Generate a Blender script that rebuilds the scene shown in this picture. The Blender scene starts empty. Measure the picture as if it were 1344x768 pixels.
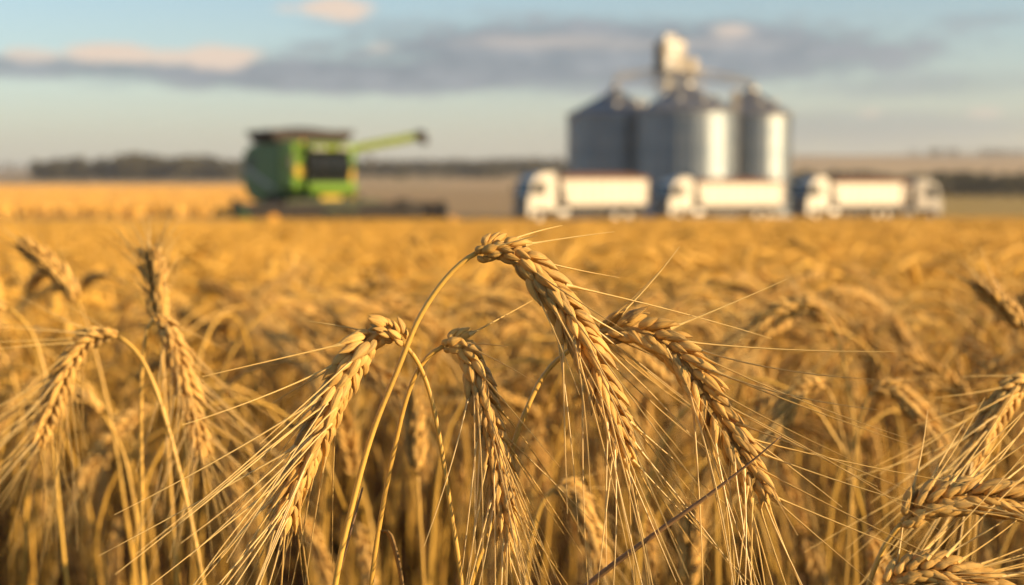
import bpy, math, random
import numpy as np
R = math.radians
rng = np.random.default_rng(7)
random.seed(7)
scene = bpy.context.scene
col = scene.collection

# ------------------------------------------------------------------ camera
CAM_Z, PITCH, FPX = 1.0, R(4.42), 1344 * 50 / 36.0
cam_d = bpy.data.cameras.new('camera')
cam_d.lens, cam_d.sensor_width = 50, 36
cam_d.clip_start, cam_d.clip_end = 0.02, 20000
cam_d.dof.use_dof = True
cam_d.dof.focus_distance = 0.578
cam_d.dof.aperture_fstop = 8.5
cam = bpy.data.objects.new('camera', cam_d)
col.objects.link(cam)
cam.location = (0, 0, CAM_Z)
cam.rotation_euler = (R(90) - PITCH, 0, 0)
scene.camera = cam

# ------------------------------------------------------------------ light
SUN_EL, SUN_AZ = R(13.5), R(111.0)          # azimuth clockwise from +Y
sun_dir = np.array([math.sin(SUN_AZ) * math.cos(SUN_EL), math.cos(SUN_AZ) * math.cos(SUN_EL), math.sin(SUN_EL)])
sd = bpy.data.lights.new('sun', 'SUN')
sd.energy, sd.angle, sd.color = 5.0, R(0.53), (1.0, 0.73, 0.41)
so = bpy.data.objects.new('sun', sd)
col.objects.link(so)
from mathutils import Vector
so.rotation_euler = Vector(sun_dir).to_track_quat('Z', 'Y').to_euler()
so.location = (20, -15, 20)

scene.view_settings.view_transform = 'Standard'
scene.view_settings.look = 'None'
scene.view_settings.gamma = 1
scene.view_settings.use_curve_mapping = False
scene.view_settings.exposure = EXPOSURE = 0.85
scene.render.engine = 'CYCLES'
cy = scene.cycles
cy.use_denoising = True
cy.use_adaptive_sampling = True
cy.adaptive_threshold = 0.02
cy.max_bounces, cy.diffuse_bounces, cy.glossy_bounces = 8, 3, 3
cy.transmission_bounces, cy.transparent_max_bounces, cy.volume_bounces = 4, 8, 0
cy.sample_clamp_indirect = 6


class NT:
    """small helper to write node trees"""
    def __init__(s, tree):
        s.t = tree

    def n(s, kind, **kw):
        nd = s.t.nodes.new(kind)
        for k, v in kw.items():
            setattr(nd, k, v)
        return nd

    def put(s, sock, v):
        if hasattr(v, 'is_output'):
            s.t.links.new(v, sock)
        else:
            sock.default_value = v

    def m(s, op, a, b=0.0, c=0.0, clamp=False):
        nd = s.n('ShaderNodeMath', operation=op, use_clamp=clamp)
        s.put(nd.inputs[0], a)
        s.put(nd.inputs[1], b)
        s.put(nd.inputs[2], c)
        return nd.outputs[0]

    def smooth(s, v, lo, hi):
        nd = s.n('ShaderNodeMapRange', interpolation_type='SMOOTHSTEP')
        s.put(nd.inputs[0], v)
        s.put(nd.inputs[1], lo)
        s.put(nd.inputs[2], hi)
        return nd.outputs[0]

    def mix(s, f, a, b, mode='MIX'):
        nd = s.n('ShaderNodeMix', data_type='RGBA', blend_type=mode)
        s.put(nd.inputs[0], f)
        for sock, v in ((nd.inputs[6], a), (nd.inputs[7], b)):
            s.put(sock, v if hasattr(v, 'is_output') else (tuple(v) + (1,))[:4])
        return nd.outputs[2]

    def noise(s, vec, scale, detail=3, rough=.5, dist=0.0):
        nd = s.n('ShaderNodeTexNoise')
        if vec is not None:
            s.put(nd.inputs['Vector'], vec)
        nd.inputs['Scale'].default_value = scale
        nd.inputs['Detail'].default_value = detail
        nd.inputs['Roughness'].default_value = rough
        nd.inputs['Distortion'].default_value = dist
        return nd.outputs[0]

    def xyz(s, x, y, z):
        nd = s.n('ShaderNodeCombineXYZ')
        for i, v in enumerate((x, y, z)):
            s.put(nd.inputs[i], v)
        return nd.outputs[0]

    def sep(s, v):
        nd = s.n('ShaderNodeSeparateXYZ')
        s.put(nd.inputs[0], v)
        return nd.outputs


# ------------------------------------------------------------------ sky
world = bpy.data.worlds.new('World')
scene.world = world
world.use_nodes = True
world.node_tree.nodes.clear()
w = NT(world.node_tree)
SKY_STRENGTH = 0.085
sky = w.n('ShaderNodeTexSky', sky_type='NISHITA')
sky.sun_disc = False
sky.sun_elevation, sky.sun_rotation = SUN_EL, SUN_AZ
sky.altitude, sky.air_density, sky.dust_density, sky.ozone_density = 100, 1.0, .5, 1.3
tc = w.n('ShaderNodeTexCoord')
dx, dy, dz = w.sep(tc.outputs['Generated'])
U = w.m('ARCTAN2', dx, dy)
Vv = w.m('DIVIDE', dz, w.m('SQRT', w.m('ADD', w.m('MULTIPLY', dx, dx), w.m('ADD', w.m('MULTIPLY', dy, dy), 1e-6))))
warp1 = w.noise(w.xyz(w.m('MULTIPLY', U, 13), w.m('MULTIPLY', Vv, 52), 0.3), 1.0, 5, .58)
warp2 = w.noise(w.xyz(w.m('MULTIPLY', U, 48), w.m('MULTIPLY', Vv, 120), 4.1), 1.0, 4, .55)
warpf = w.m('ADD', w.m('MULTIPLY', warp1, .55), w.m('MULTIPLY', warp2, .45))


def cloud(px, py, hw, hh, amp, k=2.1, soft=.75):
    a = w.m('DIVIDE', w.m('SUBTRACT', U, (px - 672) / FPX), hw / FPX)
    b = w.m('DIVIDE', w.m('SUBTRACT', Vv, (240 - py) / FPX), hh / FPX)
    d = w.m('SUBTRACT', 1.0, w.m('SQRT', w.m('ADD', w.m('MULTIPLY', a, a), w.m('MULTIPLY', b, b))))
    d = w.m('ADD', d, w.m('MULTIPLY', w.m('SUBTRACT', warpf, .5), k))
    return w.m('MULTIPLY', w.smooth(d, 0.0, soft), amp)


def vmax(vals):
    o = vals[0]
    for v in vals[1:]:
        o = w.m('MAXIMUM', o, v)
    return o


grey = vmax([cloud(800, 76, 520, 62, 1, 1.5, .5), cloud(470, 102, 430, 30, 1, 1.4, .5), cloud(110, 97, 330, 18, .9, 1.5, .6),
             cloud(1255, 40, 80, 11, .5), cloud(1080, 170, 420, 34, .45, 1.2), cloud(1190, 118, 190, 26, .5),
             cloud(560, 40, 200, 18, .45), cloud(-500, 80, 500, 30, .8), cloud(1900, 60, 500, 36, .8)])
lit = vmax([cloud(165, 80, 75, 17, 1, 1.7, .5), cloud(298, 80, 62, 19, 1, 1.7, .5), cloud(70, 83, 45, 11, .7, 1.7, .5), cloud(235, 82, 80, 12, .9, 1.7, .5),
            cloud(445, 17, 52, 17, 1, 1.7, .5), cloud(385, 18, 25, 8, .5, 1.1), cloud(952, 46, 34, 12, .7, 1.1),
            cloud(1130, 152, 22, 9, .45, 1.0), cloud(1268, 154, 34, 10, .5, 1.0), cloud(720, 58, 150, 13, .3, 1.4),
            cloud(500, 66, 28, 10, .45, 1.2), cloud(870, 62, 190, 10, .25, 1.4), cloud(-300, 60, 150, 18, .8), cloud(1650, 50, 150, 18, .8)])


def rad(rgb):                                    # wanted radiance -> value before the background strength
    return tuple(c / SKY_STRENGTH / 2 ** EXPOSURE for c in rgb)


low = w.m('POWER', 2.718, w.m('MULTIPLY', w.m('MAXIMUM', Vv, 0.0), -19.0))
base = w.mix(w.m('MULTIPLY', low, .8), w.mix(1.0, sky.outputs[0], (.93, 1.02, 1.10), 'MULTIPLY'), rad((.60, .545, .52)))
c1 = w.mix(grey, base, w.mix(w.smooth(warpf, .36, .64), rad((.225, .29, .345)), rad((.35, .40, .45))))
c2 = w.mix(lit, c1, rad((.88, .71, .58)))
bg = w.n('ShaderNodeBackground')
bg.inputs[1].default_value = SKY_STRENGTH
world.node_tree.links.new(c2, bg.inputs[0])
wo = w.n('ShaderNodeOutputWorld')
world.node_tree.links.new(bg.outputs[0], wo.inputs[0])
world.cycles.sampling_method = 'MANUAL'
world.cycles.sample_map_resolution = 512


# ------------------------------------------------------------------ materials
def new_mat(name):
    m = bpy.data.materials.new(name)
    m.use_nodes = True
    m.node_tree.nodes.clear()
    return m, NT(m.node_tree)


def finish(m, t, bsdf, transl=None, amount=0.0):
    out = t.n('ShaderNodeOutputMaterial')
    sh = bsdf.outputs[0]
    if amount:
        tr = t.n('ShaderNodeBsdfTranslucent')
        t.put(tr.inputs[0], transl)
        mx = t.n('ShaderNodeMixShader')
        mx.inputs[0].default_value = amount
        t.t.links.new(sh, mx.inputs[1])
        t.t.links.new(tr.outputs[0], mx.inputs[2])
        sh = mx.outputs[0]
    t.t.links.new(sh, out.inputs[0])
    return m


def plant_mat(name, light, mid, dark, streaks=9.0, transl=0.0, rough=.5, bump=.25, dark_share=.5, spec=.4):
    m, t = new_mat(name)
    at = t.n('ShaderNodeAttribute', attribute_name='sc')
    u, v, rnd = t.sep(at.outputs['Vector'])
    oi = t.n('ShaderNodeObjectInfo')
    r = t.m('FRACT', t.m('ADD', rnd, t.m('MULTIPLY', oi.outputs['Random'], .9)))
    tcn = t.n('ShaderNodeTexCoord')
    nz = t.noise(tcn.outputs['Object'], 260, 4, .6)
    blot = t.noise(tcn.outputs['Object'], 60, 3, .55)
    st = t.noise(t.xyz(t.m('MULTIPLY', u, streaks), t.m('MULTIPLY', v, .8), t.m('MULTIPLY', rnd, 37)), 1.0, 3, .6)
    a = t.mix(t.m('MULTIPLY', t.smooth(r, .80, .97), dark_share * .65), t.mix(r, mid, light), dark)
    f = t.m('MULTIPLY', t.smooth(t.m('ADD', t.m('MULTIPLY', st, .6), t.m('MULTIPLY', blot, .4)), .46, .72), dark_share)
    c = t.mix(f, a, dark)
    c = t.mix(t.m('MULTIPLY', t.smooth(nz, .52, .72), .35), c, light)
    c = t.mix(t.m('MULTIPLY', t.smooth(v, .80, 1.0), .35), c, dark)
    b = t.n('ShaderNodeBsdfPrincipled')
    t.put(b.inputs['Base Color'], c)
    b.inputs['Roughness'].default_value = rough
    b.inputs['Specular IOR Level'].default_value = spec
    if bump:
        bp = t.n('ShaderNodeBump')
        bp.inputs['Strength'].default_value = bump
        bp.inputs['Distance'].default_value = .0006
        t.put(bp.inputs['Height'], t.m('ADD', st, t.m('MULTIPLY', nz, .4)))
        t.t.links.new(bp.outputs[0], b.inputs['Normal'])
    return finish(m, t, b, c, transl)


M_EAR = plant_mat('ripe_husk', (.92, .58, .17), (.66, .38, .095), (.20, .12, .055), 5.5, .22, .55, 1.0, .75, .25)
M_AWN = plant_mat('straw_awn', (.93, .69, .28), (.88, .60, .20), (.62, .40, .13), 2, .28, .35, 0, .3)
M_STEM = plant_mat('straw_stem', (.76, .46, .09), (.62, .35, .06), (.30, .16, .045), 5, .08, .42, .4, .75)
M_LEAF = plant_mat('dry_leaf', (.46, .29, .10), (.33, .19, .065), (.15, .085, .035), 12, .3, .6, .3, .7)
M_FIELD = plant_mat('ripe_wheat', (.93, .555, .10), (.80, .45, .07), (.36, .20, .045), 8, .22, .5, 0, .35)
M_STRAW = plant_mat('weathered_straw', (.30, .17, .07), (.22, .12, .05), (.08, .045, .02), 14, .0, .6, .3, .7)


def flat_mat(name, c, rough=.5, metal=0.0, var=.12, scale=3.0, dirt=None, spec=.5):
    m, t = new_mat(name)
    tcn = t.n('ShaderNodeTexCoord')
    nz = t.noise(tcn.outputs['Object'], scale, 5, .6)
    lo = tuple(x * (1 - var) for x in c)
    hi = tuple(min(1, x * (1 + var)) for x in c)
    cc = t.mix(t.smooth(nz, .3, .7), lo, hi)
    if dirt:
        n2 = t.noise(tcn.outputs['Object'], scale * .6, 6, .7)
        cc = t.mix(t.m('MULTIPLY', t.smooth(n2, .5, .75), .5), cc, dirt)
    b = t.n('ShaderNodeBsdfPrincipled')
    t.put(b.inputs['Base Color'], cc)
    t.put(b.inputs['Roughness'], t.m('ADD', t.m('MULTIPLY', nz, .2), rough - .1))
    b.inputs['Metallic'].default_value = metal
    b.inputs['Specular IOR Level'].default_value = spec
    return finish(m, t, b)


# ------------------------------------------------------------------ mesh helper
class MB:
    def __init__(s):
        s.V, s.Q, s.T, s.P, s.S, s.n = [], [], [], [], [], 0

    def add(s, V, Q=None, T=None, P=None, sc=None):
        V = np.asarray(V, float).reshape(-1, 3)
        if Q is not None and len(Q):
            s.Q.append(np.asarray(Q, int).reshape(-1, 4) + s.n)
        if T is not None and len(T):
            s.T.append(np.asarray(T, int).reshape(-1, 3) + s.n)
        for p in (P or []):
            s.P.append([i + s.n for i in p])
        s.V.append(V)
        s.S.append(np.zeros((len(V), 3)) if sc is None else np.broadcast_to(np.asarray(sc, float), (len(V), 3)))
        s.n += len(V)
        return s

    def arrays(s):
        return (np.concatenate(s.V), np.concatenate(s.Q) if s.Q else np.zeros((0, 4), int),
                np.concatenate(s.T) if s.T else np.zeros((0, 3), int), np.concatenate(s.S))

    def mesh(s, name, mat, smooth=True):
        V, Q, T, S = s.arrays()
        me = bpy.data.meshes.new(name)
        sizes = [np.full(len(Q), 4), np.full(len(T), 3), np.array([len(p) for p in s.P], int)]
        loops = [Q.ravel(), T.ravel(), np.array([i for p in s.P for i in p], int)]
        sizes, loops = np.concatenate(sizes).astype(np.int32), np.concatenate(loops).astype(np.int32)
        me.vertices.add(len(V))
        me.vertices.foreach_set('co', V.astype(np.float32).ravel())
        me.loops.add(len(loops))
        me.loops.foreach_set('vertex_index', loops)
        me.polygons.add(len(sizes))
        st = np.zeros(len(sizes), np.int32)
        st[1:] = np.cumsum(sizes)[:-1]
        me.polygons.foreach_set('loop_start', st)
        me.polygons.foreach_set('use_smooth', np.full(len(sizes), bool(smooth)))
        at = me.attributes.new('sc', 'FLOAT_VECTOR', 'POINT')
        at.data.foreach_set('vector', S.astype(np.float32).ravel())
        me.update(calc_edges=True)
        me.validate()
        me.materials.append(mat)
        return me

    def build(s, name, mat, parent=None, smooth=False, loc=None, bevel=0):
        o = bpy.data.objects.new(name, s.mesh(name, mat, smooth))
        col.objects.link(o)
        if parent is not None:
            o.parent = parent
        if loc is not None:
            o.location = loc
        if bevel:
            b = o.modifiers.new('bevel', 'BEVEL')
            b.width, b.segments, b.limit_method = bevel, 2, 'ANGLE'
        return o

    # --- hard-surface shapes
    def box(s, x0, x1, y0, y1, z0, z1):
        V = [(x, y, z) for z in (z0, z1) for y in (y0, y1) for x in (x0, x1)]
        return s.add(V, [(0, 2, 3, 1), (4, 5, 7, 6), (0, 1, 5, 4), (2, 6, 7, 3), (0, 4, 6, 2), (1, 3, 7, 5)])

    def bar(s, a, b, r, n=6, r2=None, cap=True):
        a, b = np.array(a, float), np.array(b, float)
        d = (b - a) / np.linalg.norm(b - a)
        e = np.cross(d, (0, 0, 1.0) if abs(d[2]) < .9 else (1.0, 0, 0))
        e /= np.linalg.norm(e)
        f = np.cross(d, e)
        an = np.arange(n) * 2 * math.pi / n
        ring = np.cos(an)[:, None] * e + np.sin(an)[:, None] * f
        V = np.concatenate([a + ring * r, b + ring * (r if r2 is None else r2)])
        Q = [(i, (i + 1) % n, n + (i + 1) % n, n + i) for i in range(n)]
        return s.add(V, Q, P=[list(range(n))[::-1], list(range(n, 2 * n))] if cap else None)

    def prism(s, pts, axis, a, b):
        """polygon pts in the two other axes, extruded along axis from a to b"""
        n = len(pts)
        def put(p, c):
            q = list(p)
            q.insert(axis, c)
            return q
        V = [put(p, a) for p in pts] + [put(p, b) for p in pts]
        Q = [(i, (i + 1) % n, n + (i + 1) % n, n + i) for i in range(n)]
        return s.add(V, Q, P=[list(range(n))[::-1], list(range(n, 2 * n))])

    def lathe(s, prof, n=24, center=(0, 0, 0), axis=2, closed=False):
        an = np.arange(n) * 2 * math.pi / n
        prof = np.array(prof, float)
        V = np.zeros((len(prof), n, 3))
        i0, i1 = [(1, 2), (2, 0), (0, 1)][axis]
        V[:, :, i0] = prof[:, 0:1] * np.cos(an)
        V[:, :, i1] = prof[:, 0:1] * np.sin(an)
        V[:, :, axis] = prof[:, 1:2]
        V = V.reshape(-1, 3) + np.array(center)
        Q = []
        for j in range(len(prof) - 1):
            for i in range(n):
                k = (i + 1) % n
                Q.append((j * n + i, j * n + k, (j + 1) * n + k, (j + 1) * n + i))
        return s.add(V, Q)


def norm(v):
    v = np.asarray(v, float)
    return v / (np.linalg.norm(v) + 1e-12)


def empty(name, loc, label, cat, group=None, rz=0.0):
    o = bpy.data.objects.new(name, None)
    col.objects.link(o)
    o.empty_display_size = .1
    o.location = loc
    o.rotation_euler = (0, 0, rz)
    o['label'], o['category'] = label, cat
    if group:
        o['group'] = group
    return o


def tag(o, label=None, cat=None, group=None, kind=None):
    for k, v in (('label', label), ('category', cat), ('group', group), ('kind', kind)):
        if v:
            o[k] = v
    return o


def at(px, py, depth):
    """photo pixel and distance along the view axis -> world point"""
    x, y = (px - 672) / FPX * depth, -(py - 384) / FPX * depth
    c, s_ = math.cos(PITCH), math.sin(PITCH)
    return np.array([x, depth * c + y * s_, CAM_Z - depth * s_ + y * c])


# ------------------------------------------------------------------ terrain
_py = [-400, -60, 0, 78, 88, 98, 112, 130, 160, 220, 300, 450, 700, 1000, 1500, 1900, 3000, 7000]
_pz = [9.2, 1.38, 0, -1.79, -1.83, -1.72, -1.98, -2.35, -2.6, -2.45, -1.9, -1.0, 2.6, 7.0, 16, 18, 12, 0]
_dy = np.linspace(-400, 7000, 14801)
_dz = np.interp(_dy, _py, _pz)
_k = np.hanning(41)
_dzs = np.convolve(np.pad(_dz, 20, mode='edge'), _k / _k.sum(), 'valid')
_wgt = np.clip((_dy - 66) / 10, 0, 1)
_dz = _dz * (1 - _wgt) + _dzs * _wgt


def G(x, y):
    x, y = np.asarray(x, float), np.asarray(y, float)
    z = np.interp(y, _dy, _dz)
    far = np.clip((y - 480) / 1000, 0, 1)
    hills = 6.5 * np.sin(x / 260 + .8) + 3.0 * np.sin(x / 97 + y / 310 + 2.0) + 2.2 * np.sin(x / 170 - y / 200)
    right = 11.0 * np.clip((x - 60) / 380, 0, 1)
    return z + far * (hills + right)


gx = np.concatenate([-np.geomspace(.4, 5000, 80)[::-1], [0], np.geomspace(.4, 5000, 80)])
gy = np.concatenate([-np.geomspace(.5, 390, 30)[::-1], [0], np.geomspace(.5, 6900, 150)])
XX, YY = np.meshgrid(gx, gy)
ZZ = G(XX, YY)
nx, ny = len(gx), len(gy)
idx = np.arange(nx * ny).reshape(ny, nx)
Qg = np.stack([idx[:-1, :-1], idx[:-1, 1:], idx[1:, 1:], idx[1:, :-1]], -1).reshape(-1, 4)
m, t = new_mat('farmland')
geo = t.n('ShaderNodeNewGeometry')
x_, y_, z_ = t.sep(geo.outputs['Position'])
wob = t.noise(geo.outputs['Position'], .02, 3, .5)
yw = t.m('ADD', y_, t.m('MULTIPLY', t.m('SUBTRACT', wob, .5), 30))
fine = t.noise(geo.outputs['Position'], 3.0, 5, .65)
rows = t.noise(t.xyz(t.m('MULTIPLY', x_, .6), t.m('MULTIPLY', y_, .03), 0.0), 1.0, 3, .5)
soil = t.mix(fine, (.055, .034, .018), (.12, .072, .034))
stubmix = t.m('ADD', t.m('MULTIPLY', fine, .5), t.m('MULTIPLY', rows, .5))
stub = t.mix(stubmix, (.38, .24, .105), (.50, .33, .15))
brown = t.mix(stubmix, (.30, .175, .07), (.42, .26, .11))
gold = t.mix(t.m('ADD', t.m('MULTIPLY', fine, .4), t.m('MULTIPLY', rows, .6)), (.50, .29, .08), (.60, .355, .10))
vo = t.n('ShaderNodeTexVoronoi', feature='F1')
t.put(vo.inputs['Vector'], t.xyz(t.m('ADD', t.m('MULTIPLY', x_, .0042), t.m('MULTIPLY', wob, .15)), t.m('MULTIPLY', y_, .0042), 0.0))
vo.inputs['Scale'].default_value = 1.0
vr, vg, vb = t.sep(vo.outputs['Color'])
ramp = t.n('ShaderNodeValToRGB')
ramp.color_ramp.interpolation = 'CONSTANT'
cr = ramp.color_ramp.elements
for i, (p, c) in enumerate([(0, (.50, .33, .16)), (.2, (.58, .39, .19)), (.42, (.30, .22, .12)), (.52, (.62, .43, .21)), (.74, (.22, .19, .10)), (.84, (.52, .36, .17))]):
    e = cr[i] if i < 2 else cr.new(p)
    e.position = p
    e.color = c + (1,)
t.put(ramp.inputs[0], vr)
patch = t.mix(t.m('MULTIPLY', fine, .25), ramp.outputs[0], (.42, .29, .13))
# yellow standing crop on the left, tan stubble in the middle, olive meadow on the right
leftness = t.smooth(t.m('ADD', x_, t.m('MULTIPLY', y_, .146)), 5.0, -5.0)
rightness = t.smooth(t.m('SUBTRACT', x_, t.m('MULTIPLY', y_, .22)), -4.0, 14.0)
midc = t.mix(leftness, stub, gold)
midc = t.mix(rightness, midc, t.mix(fine, (.40, .26, .07), (.50, .33, .09)))
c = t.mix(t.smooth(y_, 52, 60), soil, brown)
c = t.mix(t.smooth(yw, 118, 132), c, midc)
c = t.mix(t.smooth(yw, 470, 490), c, patch)
b = t.n('ShaderNodeBsdfPrincipled')
t.put(b.inputs['Base Color'], c)
b.inputs['Roughness'].default_value = .95
b.inputs['Specular IOR Level'].default_value = .1
bp = t.n('ShaderNodeBump')
bp.inputs['Strength'].default_value = .6
bp.inputs['Distance'].default_value = .05
t.put(bp.inputs['Height'], fine)
t.t.links.new(bp.outputs[0], b.inputs['Normal'])
finish(m, t, b)
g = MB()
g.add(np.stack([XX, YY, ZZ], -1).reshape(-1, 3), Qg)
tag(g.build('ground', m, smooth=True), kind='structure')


# ------------------------------------------------------------------ wheat: shapes
def resample(P, n):
    """Catmull-Rom through P, n points at equal arc length"""
    P = np.asarray(P, float)
    Pp = np.concatenate([[2 * P[0] - P[1]], P, [2 * P[-1] - P[-2]]])
    out = []
    for i in range(1, len(Pp) - 2):
        p0, p1, p2, p3 = Pp[i - 1:i + 3]
        d0, d1, d2 = (max(np.linalg.norm(q), 1e-7) ** .5 for q in (p1 - p0, p2 - p1, p3 - p2))
        m1 = ((p1 - p0) / d0 - (p2 - p0) / (d0 + d1) + (p2 - p1) / d1) * d1
        m2 = ((p2 - p1) / d1 - (p3 - p1) / (d1 + d2) + (p3 - p2) / d2) * d1
        tt = np.linspace(0, 1, 40, endpoint=False)[:, None]
        out.append((2 * tt ** 3 - 3 * tt ** 2 + 1) * p1 + (tt ** 3 - 2 * tt ** 2 + tt) * m1 + (3 * tt ** 2 - 2 * tt ** 3) * p2 + (tt ** 3 - tt ** 2) * m2)
    C = np.concatenate(out + [P[-1:]])
    L = np.concatenate([[0], np.cumsum(np.linalg.norm(np.diff(C, axis=0), axis=1))])
    s_ = np.linspace(0, L[-1], n)
    return np.stack([np.interp(s_, L, C[:, k]) for k in range(3)], 1), L[-1]


def frames(C, ref):
    T = np.gradient(C, axis=0)
    T /= np.linalg.norm(T, axis=1)[:, None] + 1e-12
    A = np.zeros_like(C)
    a = np.asarray(ref, float)
    for i in range(len(C)):
        a = a - T[i] * np.dot(a, T[i])
        a /= np.linalg.norm(a) + 1e-12
        A[i] = a
    return T, A, np.cross(T, A)


def tube(mb, C, rad_, n, rnd, ref=(0.3, 1, 0.1), squash=1.0, close=True):
    C = np.asarray(C, float)
    T, A, B = frames(C, ref)
    m_ = len(C)
    an = np.arange(n) * 2 * math.pi / n
    rad_ = np.broadcast_to(np.asarray(rad_, float), (m_,))
    V = C[:, None, :] + rad_[:, None, None] * (np.cos(an)[None, :, None] * A[:, None, :] + squash * np.sin(an)[None, :, None] * B[:, None, :])
    i = np.arange(m_ - 1)[:, None] * n
    k = np.arange(n)[None, :]
    Q = np.stack([i + k, i + (k + 1) % n, i + n + (k + 1) % n, i + n + k], -1).reshape(-1, 4)
    u = np.abs(2 * np.arange(n) / n - 1)
    S = np.zeros((m_, n, 3))
    S[:, :, 0] = u
    S[:, :, 1] = np.linspace(0, .75, m_)[:, None]
    S[:, :, 2] = rnd
    mb.add(V.reshape(-1, 3), Q, P=[list(range(n))[::-1], [(m_ - 1) * n + q for q in range(n)]] if close else None, sc=S.reshape(-1, 3))


def floret_template(nr, ns):
    t_ = np.linspace(0, 1, nr) ** .9
    t_[0], t_[-1] = .012, .995
    wdt = t_ ** .50 * (1 - t_) ** .95
    wdt /= wdt.max()
    an = np.arange(ns) * 2 * math.pi / ns
    V = np.zeros((nr, ns, 3))
    keel = np.clip(np.sin(an), 0, 1) ** 6
    V[:, :, 0] = .5 * wdt[:, None] * np.cos(an)[None]
    V[:, :, 1] = .5 * wdt[:, None] * np.where(np.sin(an) > 0, .86 * np.sin(an) + .26 * keel, .5 * np.sin(an))[None] + (.10 * np.sin(t_ * math.pi))[:, None]
    V[:, :, 2] = t_[:, None]
    if ns > 12:                                                   # raised veins
        V[:, :, :2] *= (1 + .055 * np.cos(an * 9 + .6))[None, :, None]
    i = np.arange(nr - 1)[:, None] * ns
    k = np.arange(ns)[None, :]
    Q = np.stack([i + k, i + (k + 1) % ns, i + ns + (k + 1) % ns, i + ns + k], -1).reshape(-1, 4)
    S = np.zeros((nr, ns, 3))
    S[:, :, 0] = np.abs(((np.arange(ns) / ns - .25) % 1) * 2 - 1)[None]
    S[:, :, 1] = t_[:, None]
    return V.reshape(-1, 3), Q, S.reshape(-1, 3)


TPL = {'hero': floret_template(12, 20), 'mid': floret_template(6, 6)}


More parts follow.
